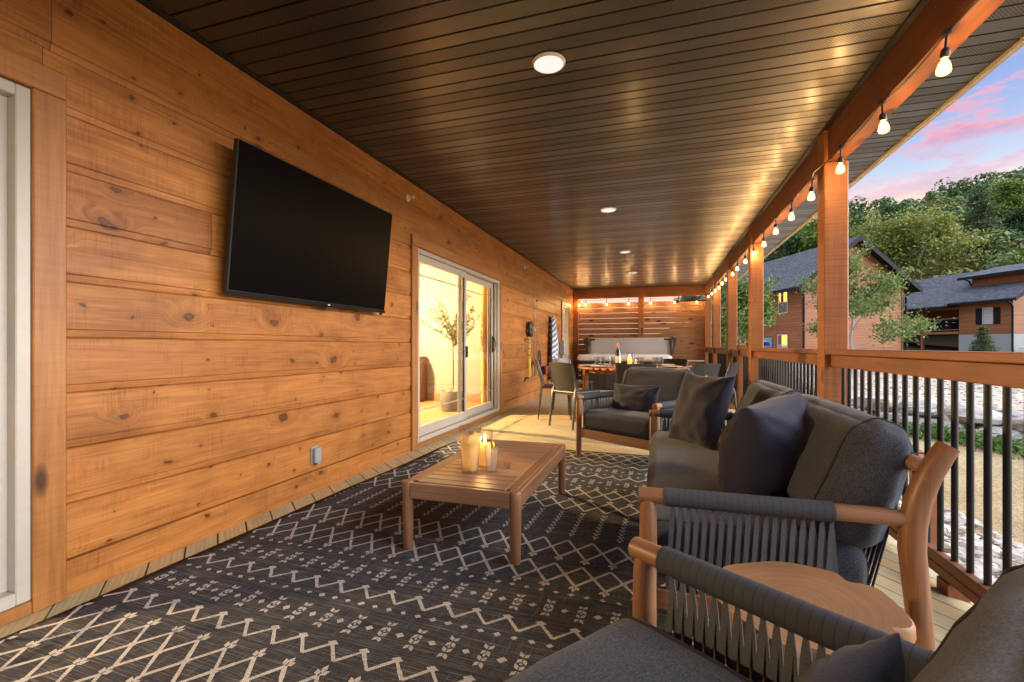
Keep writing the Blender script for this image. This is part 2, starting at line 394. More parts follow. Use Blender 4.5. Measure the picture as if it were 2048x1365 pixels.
def liquid(name, col, tr=.5):
    t = NT(name); t.t.nodes.remove(t.b)
    d = t.n('ShaderNodeBsdfTranslucent', {'Color': col}); d2 = t.n('ShaderNodeBsdfDiffuse', {'Color': col}); a = t.n('ShaderNodeBsdfTransparent', {'Color': tuple(min(1, .35 + x*.65) for x in col)})
    m1 = t.n('ShaderNodeMixShader', {0: .4, 1: d, 2: d2}); mx = t.n('ShaderNodeMixShader', {0: tr, 1: m1, 2: a}); t.t.links.new(mx, t.out.inputs[0]); return t.m
M['lemonade'] = liquid('cloudy_lemonade', (.97, .84, .56), .6)
M['water'] = liquid('iced_water', (.90, .88, .86), .8)
M['wax'] = liquid('candle_wax', (1.0, .80, .45), .35)
M['lemon_peel'] = plain('lemon_peel', (.80, .56, .05), .5)
M['lemon_flesh'] = liquid('lemon_flesh', (.95, .85, .45), .3)
M['screen'] = plain('tv_screen', (.0012, .0012, .0014), .32, var=0, spec=.05)

def fabric(name, c1, c2, scale=420, rough=1.0, wr=.35):
    t = NT(name); v = t.obj()
    a = t.noise(t.scl(v, (1, 1, .35)), scale, 2, .7); b = t.noise(t.scl(v, (.3, .5, 1)), scale, 2, .7)
    n = t.math('MULTIPLY', t.math('ADD', a, b), .5)
    c = t.ramp(n, [(.38, c1), (.62, c2)])
    fol = t.noise(v, 5.0, 3, .55, dist=.4)
    h = t.math('ADD', t.math('MULTIPLY', n, .12), t.math('MULTIPLY', fol, 1.0))
    t.bump(h, wr, .02)
    t.set(t.b, 'Sheen Weight', .12); t.set(t.b, 'Sheen Roughness', .5)
    return t.end(c, rough, Specular_IOR_Level=.15)
M['charcoal'] = fabric('charcoal_cushion_fabric', (.020, .025, .037), (.082, .094, .128), 460, wr=.16)
M['navy'] = fabric('dark_navy_pillow_fabric', (.020, .022, .042), (.036, .039, .068), 700, .8, wr=.35)
def wrap_mat(name, axis, pitch, c=(.040, .045, .058)):
    t = NT(name); v = t.obj(); q = t.xyz(v)[axis]
    f = t.math('FRACT', t.math('DIVIDE', q, pitch))
    h = t.ramp(f, [(0.0, 0.0), (.07, 1.0), (.95, .9), (1.0, 0.0)])
    w = t.math('SINE', t.math('MULTIPLY', q, 2600.0))
    c1 = t.mix(h, tuple(a * .45 for a in c), t.mix(t.math('MULTIPLY_ADD', w, .2, .3), c, tuple(a * 1.7 for a in c)))
    t.bump(h, .22, .003)
    return t.end(c1, .78, Specular_IOR_Level=.3)
M['wrap_y'] = wrap_mat('cord_wrap_depth', 1, .0185)
M['wrap_x'] = wrap_mat('cord_wrap_width', 0, .0185)
M['strap'] = fabric('woven_grey_strap', (.056, .063, .080), (.115, .126, .155), 700, .75, wr=.05)
# ================================================================ porch: house wall, doors, room
XW = -2.29
Z_C = 2.62
YB, YE = -3.2, 13.13                     # porch length
house = thing('log_house', 'house wall of stained pine boards with two glazed sliding doors along the porch', 'house', (XW, 5.0, 0))
HO = (XW, 5.0, 0)
openings = [(-1.45, 1.19, 2.06), (4.03, 6.67, 2.06), (11.38, 12.24, 2.08)]   # y0, y1, top
win_sill = .60
def wall_boards():
    mb = MB(); p = .2267; z = .148 - p
    prof = lambda z0: [(0.0, z0 + .036), (0.0, z0 + p - .0045), (-.005, z0 + p)]
    k = 0
    while z < 4.2:
        z0, z1 = max(z, 0.0), z + p
        cuts = []
        for (a, b, top) in openings:
            bot = win_sill if a > 10 else 0
            if z0 < top and z1 > bot: cuts.append((a, b, top, bot))
        y = YB; segs = []
        for (a, b, top, bot) in sorted(cuts):
            segs.append((y, a, z0, z1)); y = b
            if z1 > top: segs.append((a, b, max(top, z0), z1))
            if z0 < bot: segs.append((a, b, z0, min(bot, z1)))
        segs.append((y, YE, z0, z1))
        for (a, b, s0, s1) in segs:
            full = abs(s1 - s0 - p) < 1e-4
            if full:       # rabbeted board: recessed lip, small step, flat face, eased top
                poly = [(XW-.06, s0), (XW-.016, s0), (XW-.010, s0+.006), (XW-.008, s0+.033), (XW-.002, s0+.0345), (XW, s0+.038), (XW, s1-.005), (XW-.006, s1), (XW-.06, s1)]
            else:
                poly = [(XW-.06, s0), (XW, s0), (XW, s1-.002), (XW-.06, s1-.002)]
            n = len(poly)
            vs = [(q[0], a, q[1]) for q in poly] + [(q[0], b, q[1]) for q in poly]
            mb.add(vs, [tuple(range(n)), tuple(range(n, 2*n))[::-1]] + [(i, n+i, n+(i+1) % n, (i+1) % n) for i in range(n)])
        z += p
    return mb
wall_boards().build('wall', M['pine'], house, HO)
# inner lining of the room + room shell
M['cream'] = plain('cream_wall_paint', (.26, .245, .215), .8, var=.02)
M['room_floor'] = wood('room_oak_floor', (.30, .17, .08), (.46, .29, .15), axis=1, rough=.4)
M['room_base'] = wood('room_baseboard_wood', (.25, .12, .05), (.36, .19, .09), axis=0, rough=.5)
RX0, RX1, RY0, RY1, RZ0, RZ1 = -5.4, -2.42, -2.2, 7.55, .04, 2.5
mb = MB()
mb.box(RX0-.1, RX0, RY0-.1, RY1+.1, RZ0, RZ1)                      # far wall
mb.box(RX0, RX1, RY1, RY1+.1, RZ0, RZ1); mb.box(RX0, RX1, RY0-.1, RY0, RZ0, RZ1)
for (a, b) in ((RY0, -1.45), (1.19, 4.03), (6.67, RY1)): mb.box(RX1-.02, RX1+.02, a, b, RZ0, RZ1)
for (a, b) in ((-1.45, 1.19), (4.03, 6.67)): mb.box(RX1-.02, RX1+.02, a, b, 2.04, RZ1)
mb.box(RX0, RX1+.05, RY0, RY1, RZ1, RZ1+.1)
mb.build('room_wall', M['cream'], house, HO)
mb = MB(); mb.box(RX0, RX1+.03, RY0, RY1, -.05, RZ0); mb.build('room_floor', M['room_floor'], house, HO)
mb = MB(); mb.box(RX0+.002, RX1, RY1-.018, RY1-.001, RZ0+.002, RZ0+.14); mb.box(RX0, RX0+.018, RY0, RY1-.02, RZ0+.002, RZ0+.14)
mb.build('baseboard', M['room_base'], house, HO)
# emissive sheet standing in for a lit room behind the far window
M['amber_blind'] = plain('amber_lit_blind', (.80, .52, .16), .7)
mb = MB(); mb.box(XW-.09, XW-.08, 11.30, 12.32, .5, 2.2); blind = mb.build('window_blind', M['amber_blind'], house, HO)
M['rolled_glow'] = emit('amber_window_glow', (1.0, .62, .18), .75)
mb = MB(); mb.box(XW-.16, XW-.15, 11.30, 12.32, .5, 2.2); mb.build('glowing_window_backing', M['rolled_glow'], house, HO)
bpy.data.objects.remove(blind)
# door casings
def casing(name, y0, y1, top, w=.105, sides=(1, 1)):
    mb = MB(); t = .024
    mb.bbox(XW, XW+t, y0, y0+w, 0.002, top, .004); mb.build(name, M['pine_trim'], house, HO)
    mb = MB(); mb.bbox(XW, XW+t, y1-w, y1, 0.002, top, .004); mb.build(name, M['pine_trim'], house, HO)
    mb = MB()
    pts = [(y0, top+.001), (y1, top+.001), (y1, top+w), (y0, top+w)]
    mb.bbox(XW, XW+t+.001, y0, y1, top+.001, top+w, .004)
    mb.build(name, M['pine_trim_h'], house, HO)
    mb = MB(); mb.bbox(XW, XW+t-.004, y0+w+.001, y1-w-.001, .002, .05, .003); mb.build(name, M['pine_trim_h'], house, HO)
casing('door_casing', 3.985, 6.705, 2.005)
casing('door_casing', -1.50, 1.235, 2.005)
casing('window_casing', 11.33, 12.29, 2.06, .085)
mb = MB(); mb.bbox(XW, XW+.03, 11.33, 12.29, .53, .60, .004); mb.build('window_sill', M['pine_trim_h'], house, HO)

def sliding_door(y0, y1, z0, z1):
    """two-panel vinyl patio door; front panel at low y"""
    mb = MB(); x = XW; fw = .045; ym = (y0 + y1) / 2
    mb.bbox(x-.12, x+.012, y0, y0+fw, z0, z1, .004); mb.bbox(x-.12, x+.012, y1-fw, y1, z0, z1, .004)
    mb.bbox(x-.12, x+.011, y0+fw, y1-fw, z1-fw, z1, .004); mb.bbox(x-.12, x+.016, y0+fw, y1-fw, z0, z0+.05, .004)
    mb.box(x-.115, x-.105, y1-.10, y1-fw, z0+.05, z1-fw); mb.bbox(x-.05, x-.035, y1-.075, y1-fw, z0+.05, z1-fw, .002)
    fr = mb.build('sliding_door', M['vinyl'], house, HO)
    def panel(a, b, xf, sw):
        m = MB(); lo, hi = z0+.052, z1-fw-.002
        m.bbox(xf-.035, xf, a, a+sw, lo, hi, .004); m.bbox(xf-.035, xf, b-sw, b, lo, hi, .004)
        m.bbox(xf-.034, xf-.001, a+sw, b-sw, hi-.075, hi, .004); m.bbox(xf-.034, xf-.001, a+sw, b-sw, lo, lo+.10, .004)
        m.box(xf-.030, xf-.006, a+sw, a+sw+.008, lo+.10, hi-.075, 1); m.box(xf-.030, xf-.006, b-sw-.008, b-sw, lo+.10, hi-.075, 1)
        s = m.build('sash', [M['vinyl'], M['black_metal']], fr)
        m = MB(); m.box(xf-.020, xf-.016, a+sw-.01, b-sw+.01, lo+.09, hi-.065); m.build('pane', M['pane'], fr)
        m = MB(); g = .0055; yy0, yy1, zz0, zz1 = a+sw+.008, b-sw-.008, lo+.10, hi-.075
        for zz in (zz0+.16, zz1-.13): m.box(xf-.024, xf-.012, yy0, yy1, zz-g, zz+g)
        for yy in (yy1-.12,): m.box(xf-.0245, xf-.0115, yy-g, yy+g, zz0, zz1)
        m.build('grille_bar', M['vinyl_dark'], fr)
    # build in house-local coordinates
    return fr, panel
def door_at(y0, y1, z0, z1, e=.09):
    fr, panel = sliding_door(y0, y1, z0, z1)
    ym = (y0+y1)/2
    n0 = set(bpy.data.objects)
    panel(y0+.047, ym+.045, XW-.012, .055)
    panel(ym-.045, y1-e, XW-.062, .06)
    m = MB(); yh = y1-e-.08; xf = XW-.062
    m.bbox(xf+.001, xf+.012, yh+.02, yh+.06, .93, 1.17, .004)
    m.tube([(xf+.01, yh+.035, .96), (xf+.045, yh+.03, .975), (xf+.05, yh+.03, 1.05), (xf+.045, yh+.03, 1.125), (xf+.01, yh+.035, 1.14)], .009, 8)
    m.build('handle', M['black_metal'], fr, smooth=True)
    m = MB(); m.bbox(XW-.011, XW+.016, ym+.005, ym+.035, .88, 1.02, .003); m.build('latch', M['black_metal'], fr)
    for o in bpy.data.objects:
        if o not in n0 and o.parent == fr:
            for v in o.data.vertices: v.co -= Vector(HO)
door_at(4.09, 6.60, .052, 2.0)
door_at(-1.395, 1.13, .052, 2.0, .047)
# far window (double hung)
mb = MB(); y0, y1, z0, z1 = 11.415, 12.205, .602, 2.055; fw = .04
mb.bbox(XW-.06, XW+.010, y0, y0+fw, z0, z1); mb.bbox(XW-.06, XW+.010, y1-fw, y1, z0, z1)
mb.bbox(XW-.06, XW+.009, y0+fw, y1-fw, z1-fw, z1); mb.bbox(XW-.06, XW+.009, y0+fw, y1-fw, z0, z0+fw); mb.bbox(XW-.055, XW+.004, y0+fw, y1-fw, 1.29, 1.335)
win = mb.build('window', M['vinyl'], house, HO)
mb = MB(); mb.box(XW-.035, XW-.031, y0+.03, y1-.03, z0+.03, z1-.03); mb.build('pane', M['pane'], win, HO)
mb = MB()
for zz in (.76, 1.45, 1.90): mb.box(XW-.046, XW-.036, y0+fw, y1-fw, zz-.005, zz+.005)
mb.box(XW-.047, XW-.0365, y1-.16, y1-.15, z0+fw, z1-fw); mb.build('grille_bar', M['vinyl_dark'], win, HO)

# ---------------------------------------------------------------- deck
def clip_poly(poly, f):
    out = []
    for i in range(len(poly)):
        a, b = poly[i], poly[(i+1) % len(poly)]; fa, fb = f(a), f(b)
        if fa >= 0: out.append(a)
        if (fa >= 0) != (fb >= 0):
            t = fa / (fa - fb); out.append((a[0]+(b[0]-a[0])*t, a[1]+(b[1]-a[1])*t))
    return out
DX0, DX1 = XW-.05, 1.34
def deck_z(x): return 0.0 if x < .72 else -.155 * (x - .72)
def deck():
    mb = MB(); U = Vector((.766, -.643)); V = Vector((.643, .766)); P = .1365; g = .004
    k0 = int((V.x*DX0 + V.y*YB) / P) - 2; k1 = int((V.x*DX1 + V.y*YE) / P) + 2
    for k in range(k0, k1):
        v0, v1 = k*P + g, (k+1)*P - g
        strip = [tuple(U*u + V*v) for (u, v) in ((-20, v0), (20, v0), (20, v1), (-20, v1))]
        for xa, xb in ((DX0, .72), (.72, DX1)):
            q = strip
            for f in (lambda p: p[0]-xa, lambda p: xb-p[0], lambda p: p[1]-YB, lambda p: YE-p[1]):
                q = clip_poly(q, f)
                if len(q) < 3: break
            if len(q) < 3: continue
            n = len(q)
            vs = [(p[0], p[1], deck_z(p[0])) for p in q] + [(p[0], p[1], deck_z(p[0])-.026) for p in q]
            mb.add(vs, [tuple(range(n)), tuple(range(n, 2*n))[::-1]] + [(i, n+i, n+(i+1) % n, (i+1) % n) for i in range(n)])
    return mb
deck_o = deck().build('deck', M['deck'], None, None); tag(deck_o, 'porch deck of diagonal treated boards', 'deck', kind='structure')
mb = MB(); mb.box(DX0, DX1-.02, YB, YE, -.34, -.30); mb.box(DX1, DX1+.035, YB, YE, -.34, -.112)
M['under'] = plain('dark_under_deck', (.03, .025, .02), .9)
M['rim_wood'] = wood('deck_rim_wood', (.22, .09, .03), (.36, .16, .055), axis=1)
o = mb.build('deck_joists', M['rim_wood']); o['kind'] = 'structure'

# ---------------------------------------------------------------- porch roof
roof = thing('porch_roof', 'porch roof with dark bronze ribbed soffit and stained timber beam', 'roof', (0, 5.0, Z_C))
RO = (0, 5.0, Z_C)
def soffit():
    mb = MB(); P = .414; xs = (XW+.004, 1.80)
    y = YB; first = 2.158 - P * 14
    # profile along y: list of (y offset, z offset) with material per strip
    k = 0; yy = first
    while yy < YE:
        strips = [(.000, .013, 2, .018, .018), (.013, .096, 0, .0, .0), (.096, .108, 0, .013, .013),
                  (.108, .198, 1, .0, .0), (.198, .210, 0, .013, .013), (.210, .300, 1, .0, .0), (.300, .312, 0, .013, .013), (.312, .414, 0, .0, .0)]
        prev = None
        for (a, b, mi, za, zb) in strips:
            ya, yb = max(yy+a, YB), min(yy+b, YE)
            if yb <= ya: prev = None; continue
            z = Z_C + za
            i0 = .002 if za else 0
            mb.add([(xs[0], ya+i0, z), (xs[1], ya+i0, z), (xs[1], yb-i0, z), (xs[0], yb-i0, z)], [(0, 3, 2, 1)], mi)
            if za:
                mb.add([(xs[0], ya, Z_C), (xs[1], ya, Z_C), (xs[1], ya+i0, z), (xs[0], ya+i0, z)], [(0, 3, 2, 1)], 2 if mi == 2 else 0)
                mb.add([(xs[0], yb-i0, z), (xs[1], yb-i0, z), (xs[1], yb, Z_C), (xs[0], yb, Z_C)], [(0, 3, 2, 1)], 2 if mi == 2 else 0)
        yy += P
    return mb
soffit().build('soffit', [M['soffit'], M['soffit_perf'], M['soffit_groove']], roof, RO, fix=False)
mb = MB()
mb.box(XW+.001, XW+.030, YB, YE, Z_C-.012, Z_C-.001); mb.box(1.155, 1.188, YB, YE, Z_C-.014, Z_C-.001); mb.box(1.302, 1.33, YB, YE, Z_C-.014, Z_C-.001)
mb.build('soffit_trim', M['soffit_groove'], roof, RO)
mb = MB(); mb.bbox(1.19, 1.30, YB, 13.08, 2.372, Z_C-.002, .006); mb.build('beam', M['cedar_beam'], roof, RO)
mb = MB(); mb.bbox(1.80, 1.83, YB, YE+.3, Z_C-.025, Z_C+.17, .004); mb.build('fascia', M['fascia'], roof, RO)
mb = MB(); mb.add([(1.90, YB-.2, Z_C+.16), (1.90, YE+.4, Z_C+.16), (XW-4, YE+.4, Z_C+2.6), (XW-4, YB-.2, Z_C+2.6),
                   (1.90, YB-.2, Z_C+.20), (1.90, YE+.4, Z_C+.20), (XW-4, YE+.4, Z_C+2.64), (XW-4, YB-.2, Z_C+2.64)],
                  [(0,1,2,3),(4,7,6,5),(0,4,5,1),(1,5,6,2),(2,6,7,3),(3,7,4,0)])
mb.build('roof_shingles', M['shingle_own'], roof, RO)
mb = MB(); mb.bbox(XW+.006, 1.185, 12.97, 13.085, 2.345, Z_C-.003, .006); mb.build('end_beam', M['cedar_beam_x'], roof, RO)

# ---------------------------------------------------------------- posts, railing, gate
def porch_post(y, label):
    mb = MB()
    mb.bbox(1.16, 1.315, y, y+.155, deck_z(1.24)-.02, 2.368, .007)
    mb.bbox(1.16, 1.1885, y+.001, y+.154, 2.368, Z_C-.016, .004)
    return tag(mb.build('porch_post', M['cedar_post'], None, (1.24, y+.08, 0)), label, 'post', 'stained timber posts holding the porch beam')
PY = [0.45, 3.92, 6.75, 8.85, 11.07, 12.93]
PL = ['stained timber porch post out of view behind the camera by the near armchair',
      'widest looking stained timber porch post, rising right behind the sofa',
      'stained timber porch post second from the sofa, beside the capped gate newel',
      'stained timber porch post carrying the hinges of the baluster gate',
      'narrow looking stained timber porch post between the gate and the end post',
      'last stained timber porch post, against the slatted screen at the porch end']
for y, l in list(zip(PY, PL))[1:]: porch_post(y, l)
def railing(y0, y1, label, n=None):
    t = thing('porch_railing', label, 'railing', (1.245, (y0+y1)/2, 0), group='railing sections between the porch posts')
    o = (1.245, (y0+y1)/2, 0)
    mb = MB(); mb.bbox(1.165, 1.32, y0-.03, y1+.03, .960, .998, .005); mb.build('cap_rail', M['cedar_rail'], t, o)
    mb = MB(); mb.bbox(1.20, 1.235, y0, y1, .872, .957, .004); mb.bbox(1.237, 1.29, y0, y1, .90, .957, .003); mb.build('face_rail', M['cedar_rail'], t, o)
    mb = MB(); mb.bbox(1.212, 1.252, y0, y1, .028, .075, .004); mb.bbox(1.210, 1.285, y0, y1, -.018, .027, .004); mb.build('bottom_rail', M['cedar_rail'], t, o)
    n = n or int(round((y1-y0) / .107)) - 1
    base = None
    for k in range(n):
        y = y0 + (y1-y0)*(k+1)/(n+1)
        if base is None:
            mb = MB(); mb.tube([(0, 0, .07), (0, 0, .89)], .0125, 12); base = mb.build('baluster', M['black_metal'], t, None, smooth=True)
            base.location = (0, y-o[1], 0)
        else:
            c = base.copy(); COL.objects.link(c); c.parent = t; c.location = (0, y-o[1], 0)
    mb = MB(); ym = (y0+y1)/2 if y1-y0 > 2 else y0+.3
    mb.bbox(1.205, 1.29, 2.50-.0 if y1 < 4 else ym, (2.50 if y1 < 4 else ym)+.085, deck_z(1.24)-.02, -.019, .004); mb.build('support_block', M['cedar_rail'], t, o)
    return t
railing(.6, 3.92, 'long railing section with round black balusters behind the sofa')
railing(4.075, 6.75, 'railing section with black balusters between the two largest looking posts')
railing(6.905, 7.86, 'short railing section between a post and the capped gate newel')
railing(9.005, 11.07, 'railing section with black balusters just beyond the gate')
railing(11.225, 12.93, 'last railing section, next to the slatted screen')
mb = MB(); mb.bbox(1.18, 1.30, 7.87, 7.99, deck_z(1.24)-.02, 1.03, .005)
mb.add([(1.175, 7.865, 1.031), (1.305, 7.865, 1.031), (1.305, 7.995, 1.031), (1.175, 7.995, 1.031), (1.24, 7.93, 1.085)], [(0,1,4),(1,2,4),(2,3,4),(3,0,4),(0,3,2,1)])
tag(mb.build('newel_post', M['cedar_post'], None, (1.24, 7.93, 0)), 'short newel post with pyramid cap where the gate latches', 'post')
gate = thing('deck_gate', 'black baluster deck gate with timber frame, hinges and latch', 'gate', (1.245, 8.42, 0)); o = (1.245, 8.42, 0)
mb = MB(); mb.bbox(1.205, 1.245, 8.02, 8.82, .85, .97, .004); mb.bbox(1.205, 1.245, 8.02, 8.82, .03, .12, .004); mb.bbox(1.247, 1.285, 8.02, 8.10, .03, .97, .004); mb.bbox(1.247, 1.285, 8.74, 8.82, .03, .97, .004)
mb.build('gate_frame', M['cedar_rail'], gate, o)
for k in range(7):
    mb = MB(); y = 8.15 + k*.088; mb.tube([(1.232, y, .10), (1.232, y, .87)], .0125, 10); mb.build('baluster', M['black_metal'], gate, o, smooth=True)
mb = MB(); mb.bbox(1.195, 1.204, 8.70, 8.86, .80, .93, .003); mb.build('hinge', M['black_metal'], gate, o)
mb = MB(); mb.bbox(1.195, 1.204, 8.70, 8.86, .08, .2, .003); mb.build('hinge', M['black_metal'], gate, o)
mb = MB(); mb.bbox(1.185, 1.204, 7.98, 8.08, .72, .86, .004); mb.tube([(1.19, 8.02, .80), (1.16, 8.02, .79), (1.16, 8.06, .77)], .008, 8); mb.build('latch', M['black_metal'], gate, o)

# ---------------------------------------------------------------- privacy screen at the far end
scr = thing('privacy_screen', 'privacy screen of horizontal cedar slats closing the far end of the porch', 'screen', (-.5, 13.1, 0)); o = (-.5, 13.1, 0)
for (a, b) in ((XW+.004, XW+.15), (-.51, -.365)):
    mb = MB(); mb.bbox(a, b, 12.98, 13.075, 0, 2.343, .005); mb.build('screen_post', M['cedar_post'], scr, o)
random.seed(4)
for k in range(16):
    zt = 2.228 - k*.1452
    mb = MB(); mb.bbox(XW+.02, 1.20, 13.085, 13.11, zt-.135, zt, .003); mb.build('slat', M['slat_wood'], scr, o)
# ================================================================ soft furnishing shapes
def cushion(w, d, h, r=.05, puff=(.0, .0, .03), n=18, seed=0, wr=.006, loc=(0, 0, 0), rot=(0, 0, 0), wscale=6.0, taper=0.0):
    """rounded, puffed block of w x d x h, centred; returns MB"""
    mb = MB(); a, b, c = w/2, d/2, h/2; idx = {}
    mat = Matrix.Translation(Vector(loc)) @ Matrix.Rotation(rot[2], 4, 'Z') @ Matrix.Rotation(rot[1], 4, 'Y') @ Matrix.Rotation(rot[0], 4, 'X')
    def pt(u, v, q):
        P = Vector((u*a, v*b, q*c)); inn = Vector((max(-a+r, min(a-r, P.x)), max(-b+r, min(b-r, P.y)), max(-c+r, min(c-r, P.z))))
        dlt = P - inn
        if dlt.length > 1e-9: P = inn + dlt.normalized() * r
        nrm = dlt.normalized() if dlt.length > 1e-9 else Vector((0, 0, 1))
        fu, fv, fq = 1-u*u, 1-v*v, 1-q*q
        P.z += puff[2]*q*fu**.6*fv**.6; P.y += puff[1]*v*fu**.6*fq**.6; P.x += puff[0]*u*fv**.6*fq**.6
        s = Vector((P.x*wscale + seed*7.1, P.y*wscale - seed*3.3, P.z*wscale + seed))
        k = noise.noise(s)*.6 + noise.noise(s*2.3)*.4
        edge = max(abs(u), abs(v))**4
        ridge = 1 - abs(noise.noise(Vector((P.x*wscale*.8 + seed, P.y*wscale*2.6, P.z*wscale*2.2))))*2
        P += nrm * (k*wr + ridge*wr*.6*edge)
        if taper: P.y *= 1 - taper*q
        return P
    def vid(u, v, q):
        key = (round(u, 5), round(v, 5), round(q, 5))
        if key not in idx: idx[key] = len(mb.v); mb.v.append(tuple(mat @ pt(u, v, q)))
        return idx[key]
    def warp(t): return math.sin(t*PI/2) * .55 + t*.45
    g = [warp(-1 + 2*i/n) for i in range(n+1)]
    for ax in range(3):
        for sgn in (-1, 1):
            for i in range(n):
                for j in range(n):
                    cs = []
                    for (s_, t_) in ((g[i], g[j]), (g[i+1], g[j]), (g[i+1], g[j+1]), (g[i], g[j+1])):
                        p = [s_, t_]; p.insert(ax, sgn); cs.append(vid(*p))
                    mb.f.append(tuple(cs)); mb.m.append(0)
    mb.loops = []
    for s_ in (-1, 1):
        per = [(-1+2*k/14, -1) for k in range(14)] + [(1, -1+2*k/8) for k in range(8)] + [(1-2*k/14, 1) for k in range(14)] + [(-1, 1-2*k/8) for k in range(9)]
        mb.loops.append([mat @ pt(s_*(1-.9*r/a), v, q) for v, q in per])
    return mb
def piped(mb, name, t, mat_='charcoal'):
    loops = mb.loops; o = mb.build(name, M[mat_], t, smooth='all')
    for lp in loops:
        m2 = MB(); m2.tube(lp, .0036, 6, cap=False); m2.build('piping', M['piping'], o, smooth=True)
    return o
M['piping'] = plain('dark_piping', (.022, .022, .026), .9)
def pillow(w, h, t, seed=0, n=26, wr=.012):
    """knife-edge pillow in the local xz plane, thickness along y, centred"""
    mb = MB(); idx = {}
    def pos(u, v, s):
        x = u*w/2*(1-.085*(1-v*v)); z = v*h/2*(1-.085*(1-u*u))
        e = max(0.0, (1-u*u)*(1-v*v))
        y = s*t/2*e**.42
        k = noise.noise(Vector((u*2.2+seed*5, v*2.2, s+seed)))
        rad = abs(noise.noise(Vector((math.atan2(v, u)*2.2 + seed*3, .4*(u*u+v*v), s*2.0))))
        for cu in (-1, 1):
            for cv in (-1, 1):
                dd = math.hypot(u-cu, v-cv); th = math.atan2(v-cv, u-cu)
                y += s*.030*min(dd, .5)*math.exp(-(dd/.75)**2)*(noise.noise(Vector((th*5.5, seed*3+cu, cv*2+s*.4)))*2.0)*min(1, e*30)
        y += s*(k*wr*1.4*min(1, e*4) - rad*wr*1.6*min(1, e*5)*(u*u+v*v)*.8)
        return (x, y, z)
    def warp(q): return math.sin(q*PI/2)
    g = [warp(-1+2*i/n) for i in range(n+1)]
    for s in (-1, 1):
        for i in range(n+1):
            for j in range(n+1):
                rim = i in (0, n) or j in (0, n)
                key = (i, j, 0 if rim else s)
                if key not in idx: idx[key] = len(mb.v); mb.v.append(pos(g[i], g[j], s))
        for i in range(n):
            for j in range(n):
                def K(a, b): return idx[(a, b, 0 if (a in (0, n) or b in (0, n)) else s)]
                f = (K(i, j), K(i+1, j), K(i+1, j+1), K(i, j+1)); mb.f.append(f if s < 0 else f[::-1]); mb.m.append(0)
    return mb

